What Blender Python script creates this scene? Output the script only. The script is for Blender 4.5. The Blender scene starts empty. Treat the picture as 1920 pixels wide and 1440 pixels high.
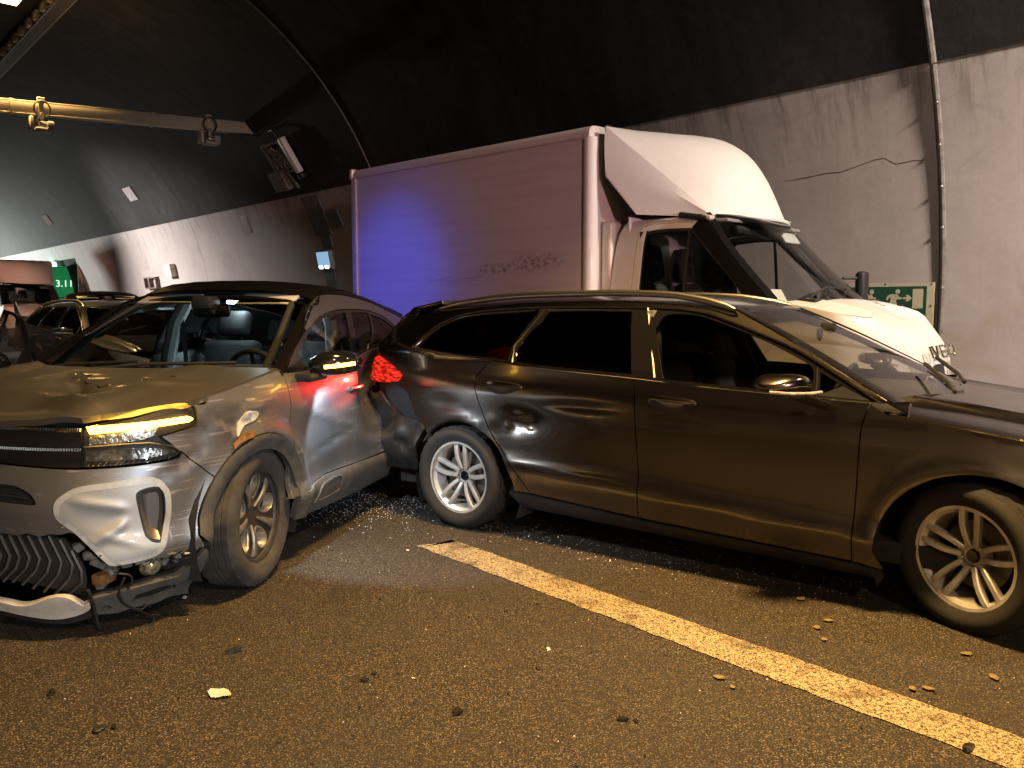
import bpy, bmesh, math, random
import numpy as np
from mathutils import Vector, Matrix
from mathutils.geometry import delaunay_2d_cdt
random.seed(7); rng = np.random.default_rng(7)
scene = bpy.context.scene
COL = scene.collection
R = math.radians

# ================================================================ camera, world, lights, exposure
cam_data = bpy.data.cameras.new('camera'); cam = bpy.data.objects.new('camera', cam_data); COL.objects.link(cam)
cam_data.sensor_width = 36; cam_data.lens = 36*1500/1920; cam_data.clip_start = .05; cam_data.clip_end = 400
cam.location = (0, 0, 1.435); cam.rotation_euler = (R(90-5.63), 0, 0)
scene.camera = cam
world = bpy.data.worlds.new('World'); scene.world = world; world.use_nodes = True
world.node_tree.nodes['Background'].inputs[0].default_value = (.012, .013, .02, 1)
world.node_tree.nodes['Background'].inputs[1].default_value = .3
scene.view_settings.view_transform = 'Standard'; scene.view_settings.look = 'None'
scene.view_settings.gamma = 1; scene.view_settings.use_curve_mapping = False
scene.view_settings.exposure = 0.0
scene.cycles.use_denoising = True
scene.cycles.max_bounces = 7; scene.cycles.diffuse_bounces = 3; scene.cycles.glossy_bounces = 4
scene.cycles.transparent_max_bounces = 16; scene.cycles.transmission_bounces = 6
scene.cycles.sample_clamp_indirect = 4; scene.cycles.caustics_reflective = False; scene.cycles.caustics_refractive = False

# tunnel frame: s along the traffic direction, D to the right of it
TA = R(-47.515); TX = Vector((math.cos(TA), math.sin(TA), 0)); TN = Vector((-TX.y, TX.x, 0))
def tun(s, D, z): return TX*s + TN*D + Vector((0, 0, z))
TR, TZC, TDC = 6.2, 1.3, 3.2215
def ring(s, ang, off=0):                              # point on the lining, angle from the right springing
    a = R(ang); return tun(s, TDC + (TR-off)*math.cos(a), TZC + (TR-off)*math.sin(a))

def light(kind, name, loc, energy, color, aim=None, **kw):
    d = bpy.data.lights.new(name, kind); d.energy = energy; d.color = color
    for k, v in kw.items(): setattr(d, k, v)
    o = bpy.data.objects.new(name, d); COL.objects.link(o); o.location = loc
    if aim is not None: o.rotation_euler = (Vector(aim) - Vector(loc)).to_track_quat('-Z', 'Y').to_euler()
    return o
SODIUM = (1.0, .58, .19)
LAMP_S = [-57.4, -37.4, -17.4, -1.5]
for s in LAMP_S:
    light('AREA', 'sodium_lamp_light', tun(s, 3.5 if s < -2 else 2.7, 7.0), {-1.5: 420, -17.4: 480}.get(s, 300), SODIUM, tun(s, 3.5 if s < -2 else 2.7, 0), shape='RECTANGLE', size=1.1, size_y=.6, spread=R(88))
light('AREA', 'added_left_wall_sodium_light', tun(5.5, -.9, 5.7), 800, (1.0, .68, .34), tun(3.5, -2.9, 1.4), shape='RECTANGLE', size=.9, size_y=.35, spread=R(130))  # added so the left wall shows amber in the estate car's side
# white headlights of the rescue vehicles behind the photographer
light('SPOT', 'rescue_headlight', tun(6.5, 1.2, 1.75), 2100, (.80, .90, 1.0), (-1.75, 4.3, .55), spot_size=R(26), spot_blend=.8, shadow_soft_size=.15)
light('SPOT', 'rescue_headlight.001', tun(10.0, 6.8, 2.4), 1700, (1.0, .94, .88), (2.0, 7.8, 1.9), spot_size=R(17), spot_blend=.8, shadow_soft_size=.3)
light('AREA', 'wall_flood_light', tun(1.2, 7.0, 5.9), 620, (1.0, .80, .66), tun(-1.6, 9.3, 2.4), shape='RECTANGLE', size=.8, size_y=.3, spread=R(130))  # unseen fill added to brighten the right wall and truck front
# blue and red beacons
light('SPOT', 'blue_beacon', (-6.8, 4.4, 2.05), 1000, (.035, .09, 1.0), (-1.42, 9.5, 1.80), spot_size=R(17), spot_blend=1.0, shadow_soft_size=.06)
light('SPOT', 'blue_beacon.001', (-6.8, 4.3, 2.3), 420, (.04, .10, 1.0), (-1.40, 9.5, 1.7), spot_size=R(26), spot_blend=1.0, shadow_soft_size=.06)
light('SPOT', 'added_cool_light', tun(-7.5, -1.2, 2.0), 260, (.72, .84, 1.0), tun(-15.5, 3.2, .9), spot_size=R(34), spot_blend=.9, shadow_soft_size=.1)  # added cool spot on the parked estate, no vehicle carries it
light('SPOT', 'red_beacon', tun(7.0, .5, 2.4), 2700, (1.0, .50, .52), (-.8, 9.1, 2.0), spot_size=R(24), spot_blend=1.0, shadow_soft_size=.2)
# lit far end of the tunnel
light('AREA', 'far_work_light', tun(-55, 3.5, 1.9), 560, (.95, 1.0, .93), tun(-47, 9.3, 2.3), shape='SQUARE', size=1.2, spread=R(75))
light('AREA', 'middle_work_light', tun(-29, 2.5, 4.3), 400, (1.0, .90, .82), tun(-26, 9.4, 1.4), shape='SQUARE', size=1.0, spread=R(80))

# ================================================================ materials
MATS = {}
def nodes(m): return m.node_tree.nodes, m.node_tree.links
def pmat(name, color, rough=.5, metal=0., coat=0., spec=.5, emit=None, estr=0., noise=None, bump=None, trans=0., alpha=1.):
    """principled material; noise=(scale, amount[, color2]) mottles the colour, bump=(scale, strength) roughens it"""
    if name in MATS: return MATS[name]
    m = bpy.data.materials.new(name); m.use_nodes = True; n, l = nodes(m); b = n['Principled BSDF']
    b.inputs['Base Color'].default_value = (*color, 1); b.inputs['Roughness'].default_value = rough
    b.inputs['Metallic'].default_value = metal; b.inputs['Coat Weight'].default_value = coat; b.inputs['Coat Roughness'].default_value = .06
    b.inputs['Specular IOR Level'].default_value = spec
    if emit: b.inputs['Emission Color'].default_value = (*emit, 1); b.inputs['Emission Strength'].default_value = estr
    if noise or bump: tc = n.new('ShaderNodeTexCoord')
    if noise:
        t = n.new('ShaderNodeTexNoise'); t.inputs['Scale'].default_value = noise[0]; t.inputs['Detail'].default_value = 6; t.inputs['Roughness'].default_value = .65
        l.new(tc.outputs['Object'], t.inputs['Vector'])
        mx = n.new('ShaderNodeMix'); mx.data_type = 'RGBA'
        c2 = noise[2] if len(noise) > 2 else tuple(c*(1-noise[1]) for c in color)
        mx.inputs['A'].default_value = (*color, 1); mx.inputs['B'].default_value = (*c2, 1)
        rm = n.new('ShaderNodeMapRange'); rm.inputs[1].default_value = .4; rm.inputs[2].default_value = .65; rm.inputs[4].default_value = noise[1] if len(noise) > 2 else 1
        l.new(t.outputs[0], rm.inputs[0]); l.new(rm.outputs[0], mx.inputs['Factor']); l.new(mx.outputs['Result'], b.inputs['Base Color'])
        rr = n.new('ShaderNodeMapRange'); rr.inputs[3].default_value = rough; rr.inputs[4].default_value = min(1, rough*1.35+.05)
        l.new(t.outputs[0], rr.inputs[0]); l.new(rr.outputs[0], b.inputs['Roughness'])
    if bump:
        t = n.new('ShaderNodeTexNoise'); t.inputs['Scale'].default_value = bump[0]; t.inputs['Detail'].default_value = 4
        l.new(tc.outputs['Object'], t.inputs['Vector'])
        bp = n.new('ShaderNodeBump'); bp.inputs['Strength'].default_value = bump[1]; bp.inputs['Distance'].default_value = .01
        l.new(t.outputs[0], bp.inputs['Height']); l.new(bp.outputs[0], b.inputs['Normal'])
    MATS[name] = m; return m

def glass(name, tint, refl=1.0):
    """thin automotive glass: tinted see-through plus fresnel mirror"""
    if name in MATS: return MATS[name]
    m = bpy.data.materials.new(name); m.use_nodes = True; n, l = nodes(m)
    for x in list(n):
        if x.type != 'OUTPUT_MATERIAL': n.remove(x)
    t = n.new('ShaderNodeBsdfTransparent'); t.inputs[0].default_value = (*tint, 1)
    g = n.new('ShaderNodeBsdfGlossy'); g.inputs['Roughness'].default_value = .02; g.inputs[0].default_value = (refl, refl, refl, 1)
    f = n.new('ShaderNodeFresnel'); f.inputs[0].default_value = 1.5
    mx = n.new('ShaderNodeMixShader'); l.new(f.outputs[0], mx.inputs[0]); l.new(t.outputs[0], mx.inputs[1]); l.new(g.outputs[0], mx.inputs[2])
    l.new(mx.outputs[0], n['Material Output'].inputs[0]); MATS[name] = m; return m

def emis(name, color, s):
    if name in MATS: return MATS[name]
    m = pmat(name, tuple(c*.3 for c in color), .4, emit=color, estr=s); return m

def scratched(name, color, rough, metal, coat, amount=.5, dirt=(.12, .10, .08)):
    """car paint with scuffs, pale scratches in two directions and road film"""
    if name in MATS: return MATS[name]
    m = pmat(name, color, rough, metal, coat); n, l = nodes(m); b = n['Principled BSDF']
    tc = n.new('ShaderNodeTexCoord')
    prev = None
    base = n.new('ShaderNodeRGB'); base.outputs[0].default_value = (*color, 1); prev = base.outputs[0]
    tot = None
    for k, (rot, sc, th) in enumerate([((.5, .2, .3), (2.2, 9, 60), .60), ((.2, .9, -.4), (30, 5, 4), .62), ((0, .15, .0), (1.6, 4, 75), .61)]):
        mp = n.new('ShaderNodeMapping'); mp.inputs['Rotation'].default_value = rot; mp.inputs['Scale'].default_value = sc
        l.new(tc.outputs['Object'], mp.inputs[0])
        t = n.new('ShaderNodeTexNoise'); t.inputs['Scale'].default_value = 1.0; t.inputs['Detail'].default_value = 3; t.inputs['Distortion'].default_value = .35
        l.new(mp.outputs[0], t.inputs['Vector'])
        r1 = n.new('ShaderNodeMapRange'); r1.inputs[1].default_value = th; r1.inputs[2].default_value = th+.05; l.new(t.outputs[0], r1.inputs[0])
        t2 = n.new('ShaderNodeTexNoise'); t2.inputs['Scale'].default_value = 3.2+k; t2.inputs['Detail'].default_value = 2; l.new(tc.outputs['Object'], t2.inputs['Vector'])
        r2 = n.new('ShaderNodeMapRange'); r2.inputs[1].default_value = .54; r2.inputs[2].default_value = .62; l.new(t2.outputs[0], r2.inputs[0])
        mu = n.new('ShaderNodeMath'); mu.operation = 'MULTIPLY'; l.new(r1.outputs[0], mu.inputs[0]); l.new(r2.outputs[0], mu.inputs[1])
        if tot is None: tot = mu.outputs[0]
        else:
            ad = n.new('ShaderNodeMath'); ad.operation = 'MAXIMUM'; l.new(tot, ad.inputs[0]); l.new(mu.outputs[0], ad.inputs[1]); tot = ad.outputs[0]
    am = n.new('ShaderNodeMath'); am.operation = 'MULTIPLY'; am.inputs[1].default_value = amount; l.new(tot, am.inputs[0])
    d = n.new('ShaderNodeTexNoise'); d.inputs['Scale'].default_value = 4; d.inputs['Detail'].default_value = 8; l.new(tc.outputs['Object'], d.inputs['Vector'])
    dr = n.new('ShaderNodeMapRange'); dr.inputs[1].default_value = .45; dr.inputs[2].default_value = .75; dr.inputs[4].default_value = .35; l.new(d.outputs[0], dr.inputs[0])
    m1 = n.new('ShaderNodeMix'); m1.data_type = 'RGBA'; m1.inputs['B'].default_value = (*dirt, 1); l.new(prev, m1.inputs['A']); l.new(dr.outputs[0], m1.inputs['Factor'])
    m2 = n.new('ShaderNodeMix'); m2.data_type = 'RGBA'; m2.inputs['B'].default_value = (.62, .58, .53, 1); l.new(m1.outputs['Result'], m2.inputs['A']); l.new(am.outputs[0], m2.inputs['Factor'])
    l.new(m2.outputs['Result'], b.inputs['Base Color'])
    rr = n.new('ShaderNodeMapRange'); rr.inputs[3].default_value = rough; rr.inputs[4].default_value = min(1, rough+.3); l.new(d.outputs[0], rr.inputs[0]); l.new(rr.outputs[0], b.inputs['Roughness'])
    return m

RUBBER = pmat('tyre_rubber', (.013, .0125, .012), .7, noise=(9, .4, (.026, .024, .022)), bump=(60, .15))
RUBBER_DUSTY = pmat('dusty_tyre_rubber', (.028, .027, .026), .85, noise=(7, .7, (.075, .07, .063)), bump=(160, .15))
BLACK = pmat('black_plastic', (.016, .016, .017), .45, noise=(30, .4))
GLOSSB = pmat('gloss_black', (.008, .008, .009), .12, coat=.6)
DARKIN = pmat('dark_interior', (.02, .02, .022), .8, noise=(20, .3))
SEATM = pmat('black_seat_cloth', (.028, .028, .03), .75, noise=(40, .4), bump=(120, .2))
LINER = pmat('pale_headliner', (.42, .42, .40), .9, noise=(15, .15))
CHROME = pmat('chrome', (.62, .60, .56), .14, 1.0)
SATIN = pmat('satin_metal', (.42, .41, .39), .32, 1.0)
ALLOY = pmat('silver_alloy', (.74, .73, .70), .32, .55, noise=(14, .3))
DALLOY = pmat('dark_alloy', (.055, .054, .052), .38, .6, noise=(10, .6, (.10, .095, .085)))
EALLOY = pmat('machined_alloy_edge', (.40, .38, .35), .35, .8, noise=(18, .4))
DISC = pmat('brake_disc', (.20, .18, .16), .45, .9, noise=(12, .5))
CLADM = pmat('grey_cladding', (.055, .055, .055), .62, noise=(11, .6, (.10, .095, .085)), bump=(90, .1))
CLEARL = pmat('clear_lamp_plastic', (.75, .72, .66), .12, .3, noise=(60, .6))
TINT = glass('tinted_glass', (.66, .66, .67)); PRIV = glass('privacy_glass', (.012, .012, .013)); CLEAR = glass('clear_glass', (.80, .84, .82))

# ================================================================ mesh helpers
def thing(name, label, cat, loc=(0, 0, 0), rz=0., group=None):
    o = bpy.data.objects.new(name, None); COL.objects.link(o); o.location = loc; o.rotation_euler = (0, 0, rz); o.empty_display_size = .2
    o['label'] = label; o['category'] = cat
    if group: o['group'] = group
    return o
def tag(o, label, cat, group=None):
    o['label'] = label; o['category'] = cat
    if group: o['group'] = group
    return o
def link(name, me, mat, parent=None, kind=None):
    o = bpy.data.objects.new(name, me); COL.objects.link(o)
    for m in (mat if isinstance(mat, (list, tuple)) else [mat]): me.materials.append(m)
    if parent is not None: o.parent = parent
    if kind: o['kind'] = kind
    return o
def obj(name, bm, mat, parent=None, smooth=True, kind=None, angle=40):
    bmesh.ops.recalc_face_normals(bm, faces=bm.faces)
    me = bpy.data.meshes.new(name); bm.to_mesh(me); bm.free()
    if smooth:
        for p in me.polygons: p.use_smooth = True
        me.set_sharp_from_angle(angle=R(angle))
    return link(name, me, mat, parent, kind)
def raw(name, V, F, mat, parent=None, smooth=False, kind=None):
    me = bpy.data.meshes.new(name); me.from_pydata([tuple(v) for v in V], [], F); me.validate()
    for p in me.polygons: p.use_smooth = smooth
    return link(name, me, mat, parent, kind)
def rbox(bm, c, size, r=.01, seg=2, rot=None):
    g = bmesh.ops.create_cube(bm, size=1)['verts']
    for v in g: v.co = Vector((v.co.x*size[0], v.co.y*size[1], v.co.z*size[2]))
    if r > 0:
        es = list({e for v in g for e in v.link_edges})
        g = [v for v in bmesh.ops.bevel(bm, geom=es, offset=r, segments=seg, affect='EDGES', profile=.5)['verts']] 
        # collect the whole connected piece
    seen = set(); st = [g[0]]
    while st:
        v = st.pop()
        if v in seen: continue
        seen.add(v); st += [e.other_vert(v) for e in v.link_edges]
    M = Matrix.Translation(Vector(c)) @ (rot.to_4x4() if rot is not None else Matrix())
    for v in seen: v.co = M @ v.co
    return seen
def tube(bm, pts, r, n=8, cap=True, taper=None):
    pts = [Vector(p) for p in pts]; rings = []
    up = Vector((0, 0, 1)); a = None
    for i, p in enumerate(pts):
        t = (pts[min(i+1, len(pts)-1)] - pts[max(i-1, 0)]).normalized()
        if a is None:
            a = t.cross(up) if abs(t.z) < .95 else t.cross(Vector((1, 0, 0)))
        a = (a - t*a.dot(t)).normalized(); b = t.cross(a)
        rr = r if taper is None else r*taper[i]
        rings.append([bm.verts.new(p + (a*math.cos(2*math.pi*k/n) + b*math.sin(2*math.pi*k/n))*rr) for k in range(n)])
    for i in range(len(rings)-1):
        for k in range(n): bm.faces.new((rings[i][k], rings[i][(k+1) % n], rings[i+1][(k+1) % n], rings[i+1][k]))
    if cap and len(rings) > 1: bm.faces.new(rings[0][::-1]); bm.faces.new(rings[-1])
def lathe(bm, prof, n=48, axis='y', closed=False, c=(0, 0, 0)):
    """prof: (radius, axial)"""
    c = Vector(c); rings = []
    for k in range(n):
        a = 2*math.pi*k/n; rings.append([bm.verts.new(c + Vector((r*math.cos(a), h, r*math.sin(a)) if axis == 'y' else (r*math.cos(a), r*math.sin(a), h))) for r, h in prof])
    m = len(prof)
    for k in range(n):
        A, B = rings[k], rings[(k+1) % n]
        for i in range(m if closed else m-1):
            j = (i+1) % m
            bm.faces.new((A[i], A[j], B[j], B[i]))
def prism(bm, poly, z0, z1, M=None):
    lo = [bm.verts.new((x, y, z0)) for x, y in poly]; hi = [bm.verts.new((x, y, z1)) for x, y in poly]; n = len(poly)
    bm.faces.new(lo[::-1]); bm.faces.new(hi)
    for i in range(n): bm.faces.new((lo[i], lo[(i+1) % n], hi[(i+1) % n], hi[i]))
    if M is not None:
        for v in lo+hi: v.co = M @ v.co
def loftgrid(bm, rows, closed_u=False):
    g = [[bm.verts.new(p) for p in row] for row in rows]
    for i in range(len(g)-1):
        m = len(g[i])
        for j in range(m if closed_u else m-1): bm.faces.new((g[i][j], g[i][(j+1) % m], g[i+1][(j+1) % m], g[i+1][j]))
    return g

# ---------------------------------------------------------------- outlines and fitted panels
def catmull(p, n=6):
    p = np.array(p, float)
    if len(p) < 3: return p
    q = np.vstack([2*p[0]-p[1], p, 2*p[-1]-p[-2]]); out = []
    for i in range(1, len(q)-2):
        for t in np.linspace(0, 1, n, endpoint=False):
            out.append(.5*((2*q[i]) + (q[i+1]-q[i-1])*t + (2*q[i-1]-5*q[i]+4*q[i+1]-q[i+2])*t*t + (3*q[i]-q[i-1]-3*q[i+1]+q[i+2])*t**3))
    out.append(p[-1]); return np.array(out)
def path(*segs):
    """join segments into one closed outline; each segment of 3+ points is smoothed, joints stay sharp"""
    out = []
    for s in segs:
        c = catmull(s)
        if out and np.hypot(*(c[0]-out[-1])) < 1e-6: c = c[1:]
        out += list(c)
    if np.hypot(*(out[0]-out[-1])) < 1e-6: out = out[:-1]
    return np.array(out)
def loop(pts, n=5): 
    p = np.array(pts, float); k = len(p); out = []
    for i in range(k):
        a, b, c, d = p[i-1], p[i], p[(i+1) % k], p[(i+2) % k]
        for t in np.linspace(0, 1, n, endpoint=False):
            out.append(.5*((2*b) + (c-a)*t + (2*a-5*b+4*c-d)*t*t + (3*b-a-3*c+d)*t**3))
    return np.array(out)
def arc(cx, cz, r, a0, a1, n=14): return [(cx+r*math.cos(R(a)), cz+r*math.sin(R(a))) for a in np.linspace(a0, a1, n)]
def area2(p): return np.sum(p[:, 0]*np.roll(p[:, 1], -1) - np.roll(p[:, 0], -1)*p[:, 1])
def resample(p, step):
    out = []
    for i in range(len(p)):
        a, b = p[i], p[(i+1) % len(p)]; k = max(1, int(np.ceil(np.hypot(*(b-a))/step)))
        out += [a + (b-a)*t/k for t in range(k)]
    return np.array(out)
def inset(p, g):
    if area2(p) < 0: p = p[::-1]
    d = np.roll(p, -1, 0) - p; l = np.hypot(*d.T)[:, None] + 1e-9; nrm = np.stack([-d[:, 1], d[:, 0]], 1)/l
    a = nrm + np.roll(nrm, 1, 0); a /= np.maximum((a*a).sum(1, keepdims=True)/2, .35)
    return p + a*g
def inside(q, p):
    x, y = q[:, 0], q[:, 1]; r = np.zeros(len(q), bool)
    for i in range(len(p)):
        (x0, y0), (x1, y1) = p[i-1], p[i]
        if y0 == y1: continue
        c = ((y0 > y) != (y1 > y)) & (x < (x1-x0)*(y-y0)/(y1-y0) + x0); r ^= c
    return r
def segdist(q, p):
    d = np.full(len(q), 9.)
    for i in range(len(p)):
        a, b = p[i-1], p[i]; ab = b-a; t = np.clip(((q-a)@ab)/max(ab@ab, 1e-12), 0, 1)
        d = np.minimum(d, np.hypot(*(q - a - t[:, None]*ab).T))
    return d
def fill(outer, holes, step):
    loops = [outer] + holes; pts = np.vstack(loops); edges = []; k = 0
    for lp in loops:
        edges += [(k+i, k+(i+1) % len(lp)) for i in range(len(lp))]; k += len(lp)
    lo, hi = outer.min(0), outer.max(0)
    gx, gy = np.meshgrid(np.arange(lo[0]+step/2, hi[0], step), np.arange(lo[1]+step/2, hi[1], step*.87), indexing='ij')
    gx = gx + (np.arange(gx.shape[1]) % 2)*step/2
    q = np.stack([gx.ravel(), gy.ravel()], 1); ok = inside(q, outer)
    for h in holes: ok &= ~inside(q, h)
    q = q[ok]
    for lp in loops:
        if len(q): q = q[segdist(q, lp) > step*.45]
    allp = np.vstack([pts, q]) if len(q) else pts
    V, E, F, ov, oe, of = delaunay_2d_cdt([Vector(p) for p in allp], edges, [], 0, 1e-6)
    V = np.array([tuple(v) for v in V]); F = np.array([f for f in F if len(f) == 3])
    c = V[F].mean(1); ok = inside(c, outer)
    for h in holes: ok &= ~inside(c, h)
    return V, F[ok]
def panel(name, fn, outer, mat, parent, holes=(), step=.05, gap=.003, lip=.018, off=0., edge=.03, kind=None):
    """sheet cut from a body surface, its cut edges turned in, shaded with the surface's own normals"""
    outer = np.array(outer, float)
    if area2(outer) < 0: outer = outer[::-1]
    outer = inset(resample(outer, edge), gap)
    hs = []
    for h in holes:
        h = np.array(h, float)
        if area2(h) < 0: h = h[::-1]
        hs.append(inset(resample(h, edge), -gap))
    V, F = fill(outer, hs, step)
    P, N = fn(V[:, 0], V[:, 1]); P = P + N*off
    fl = np.einsum('ij,ij->i', np.cross(P[F[:, 1]]-P[F[:, 0]], P[F[:, 2]]-P[F[:, 0]]), N[F[:, 0]]) < 0
    F[fl] = F[fl][:, ::-1]
    ec = {}
    for f in F:
        for a, b in ((f[0], f[1]), (f[1], f[2]), (f[2], f[0])): ec[(a, b)] = 1
    bd = [(a, b) for a, b in ec if (b, a) not in ec]
    verts = [tuple(p) for p in P]; faces = [tuple(int(i) for i in f) for f in F]; nf = len(faces)
    lm = {}
    def low(i):
        if i not in lm: lm[i] = len(verts); verts.append(tuple(P[i] - N[i]*lip))
        return lm[i]
    if lip > 0:
        for a, b in bd: faces.append((int(b), int(a), low(a), low(b)))
    me = bpy.data.meshes.new(name); me.from_pydata(verts, [], faces)
    for p in me.polygons: p.use_smooth = p.index < nf
    ln = []
    for p in me.polygons:
        for vi in p.vertices: ln.append(tuple(N[vi]) if p.index < nf else tuple(p.normal))
    me.normals_split_custom_set(ln)
    return link(name, me, mat, parent, kind)
def strip(name, fn, pts, r, mat, parent, off=.0, n=6, smooth=True):
    p = catmull(pts) if smooth else np.array(pts, float)
    P, N = fn(p[:, 0], p[:, 1]); P = P + N*off
    bm = bmesh.new(); tube(bm, [Vector(q) for q in P], r, n); return obj(name, bm, mat, parent)
def shift(fn, d):
    d = np.array(d, float)
    return lambda a, b: (lambda PN: (PN[0]+d, PN[1]))(fn(a, b))
def copy_tree(o, parent=None):
    c = o.copy(); COL.objects.link(c)
    if parent is not None: c.parent = parent
    for ch in list(o.children): copy_tree(ch, c)
    return c

# ---------------------------------------------------------------- wheels
def tyre_bm(Rr, rim, w, n=90):
    h = w/2
    prof = [(rim-.012, -h*.72), (rim+.004, -h*.82), (rim+.03, -h*.98), ((Rr+rim)/2+.01, -h*1.04), (Rr-.03, -h*.97), (Rr-.010, -h*.84)]
    g = .008
    for a, b in ((-.80, -.52), (-.46, -.16), (-.10, .10), (.16, .46), (.52, .80)): prof += [(Rr-g, h*a-.001), (Rr-.002, h*a+.001), (Rr-.002, h*b-.001), (Rr-g, h*b+.001)]
    prof += [(Rr-.010, h*.84), (Rr-.03, h*.97), ((Rr+rim)/2+.01, h*1.04), (rim+.03, h*.98), (rim+.004, h*.82), (rim-.012, h*.72)]
    bm = bmesh.new(); rings = []
    for k in range(n):
        a = 2*math.pi*k/n; row = []
        for i, (r, y) in enumerate(prof):
            rr = r
            if k % 3 == 0 and r > Rr-.004: rr = r - .006
            row.append(bm.verts.new((rr*math.cos(a + y*.35), y, rr*math.sin(a + y*.35))))
        rings.append(row)
    for k in range(n):
        A, B = rings[k], rings[(k+1) % n]
        for i in range(len(prof)-1): bm.faces.new((A[i], A[i+1], B[i+1], B[i]))
    return bm
def spoke(bm, a0, r0, a1, r1, w0, w1, y0, y1, th):
    """one wheel spoke with a crowned face running from (a0,r0) to (a1,r1)"""
    rows = []
    for t in np.linspace(0, 1, 6):
        a = a0+(a1-a0)*t; r = r0+(r1-r0)*t; w = w0+(w1-w0)*t; y = y0+(y1-y0)*t + .012*math.sin(math.pi*t)
        c = Vector((math.cos(a), 0, math.sin(a))); q = Vector((-math.sin(a), 0, math.cos(a)))
        rows.append([c*r + q*x*w + Vector((0, y+d, 0)) for x, d in ((-.5, -th), (-.5, -.006), (-.32, 0), (.32, 0), (.5, -.006), (.5, -th))])
    loftgrid(bm, rows, True)
def make_wheel(parent, pos, side, steer, Rr, rim, w, style, tyrem):
    wh = bpy.data.objects.new('wheel', None); COL.objects.link(wh); wh.parent = parent; wh.location = pos; wh.empty_display_size = .1
    wh.rotation_euler = (0, 0, R(steer) + (0 if side > 0 else math.pi))
    obj('tyre', tyre_bm(Rr, rim, w), tyrem, wh, angle=50)
    h = w/2
    bm = bmesh.new()
    lathe(bm, [(rim-.014, h*.78), (rim+.004, h*.80), (rim+.006, h*.72), (rim-.008, h*.66), (rim-.028, h*.50), (rim-.040, 0), (rim-.036, -h*.8), (rim, -h*.85)], 64)
    if style == 'double':
        yf = h*.62
        for k in range(5):
            a = R(90 + 72*k)
            for sg in (-1, 1): spoke(bm, a+sg*R(19), .046, a+sg*R(8.8), rim-.010, .025, .031, yf-.035, yf, .03)
        lathe(bm, [(0, yf-.052), (.062, yf-.052), (.072, yf-.046), (.075, yf-.075)], 40)
        rm = obj('rim', bm, ALLOY, wh, angle=35)
    else:
        obj('rim_barrel', bm, DALLOY, wh)
        yf = h*.60
        def face(x, z): 
            r = np.hypot(x, z); y = yf - .030*(1-np.clip(r/rim, 0, 1)**2)
            n = np.stack([.10*x/rim*0, 1+0*x, 0*x], -1); return np.stack([x, y, z], -1), n
        holes = []
        for k in range(5):
            a = R(90+72*k+8); c = math.cos(a), math.sin(a)
            o = []
            for t in np.linspace(0, 2*math.pi, 22, endpoint=False):
                u = .150 + .062*math.cos(t)*(1.0); v = (.030 + .020*(u-.088)/.124)*math.sin(t)
                v *= 1.15
                o.append((u*c[0]-v*c[1], u*c[1]+v*c[0]))
            holes.append(o)
            P, N = face(np.array(o)[:, 0], np.array(o)[:, 1])
            bm2 = bmesh.new(); tube(bm2, [Vector(p) for p in P]+[Vector(P[0])], .006, 5, cap=False)
            # pocket walls and half closed back
            C = Vector((.150*c[0], 0, .150*c[1]))
            rows = [[Vector(p) for p in P], [Vector((C.x+(p[0]-C.x)*.78, p[1]-.045, C.z+(p[2]-C.z)*.80)) for p in P]]
            loftgrid(bm2, rows, True); obj('rim_pocket', bm2, EALLOY, wh)
        outer = [((rim-.006)*math.cos(t), (rim-.006)*math.sin(t)) for t in np.linspace(0, 2*math.pi, 60, endpoint=False)]
        panel('rim', face, outer, DALLOY, wh, holes, step=.03, gap=0, lip=.02, edge=.05)
        for k in range(5):
            bm2 = bmesh.new(); a = R(90+36+72*k+8); spoke(bm2, a, .05, a, rim-.03, .010, .050, yf-.022, yf+.002, .012)
            obj('spoke_facet', bm2, EALLOY, wh)
    bm = bmesh.new(); lathe(bm, [(0, yf-.040), (.026, yf-.040), (.031, yf-.046), (.031, yf-.06)], 28); obj('hub_cap', bm, GLOSSB, wh)
    me = None
    for k in range(5):
        a = R(90+36+72*k)
        if me is None:
            bm = bmesh.new(); lathe(bm, [(0, .012), (.007, .012), (.011, .008), (.012, -.01)], 10); o = obj('lug_nut', bm, SATIN, wh); me = o.data
        else: o = bpy.data.objects.new('lug_nut', me); COL.objects.link(o); o.parent = wh
        o.location = (.052*math.cos(a), yf-.05, .052*math.sin(a))
    bm = bmesh.new(); lathe(bm, [(.03, -.01), (.155, -.01), (.155, -.035), (.03, -.035)], 40); obj('brake_disc', bm, DISC, wh)
    bm = bmesh.new(); lathe(bm, [(0, -h*.5), (rim-.04, -h*.5)], 32); obj('wheel_back', bm, DARKIN, wh)
    return wh
def well(parent, xw, zc, r, y0, y1):
    """dark wheel housing"""
    bm = bmesh.new(); rows = []
    for a in np.linspace(-25, 205, 20):
        c, s = math.cos(R(a)), math.sin(R(a)); rows.append([Vector((xw+r*c, y1, zc+r*s)), Vector((xw+r*c, y0, zc+r*s)), Vector((xw+r*.2*c, y0, zc+r*.2*s))])
    loftgrid(bm, rows); return obj('wheel_housing', bm, DARKIN, parent)
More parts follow.
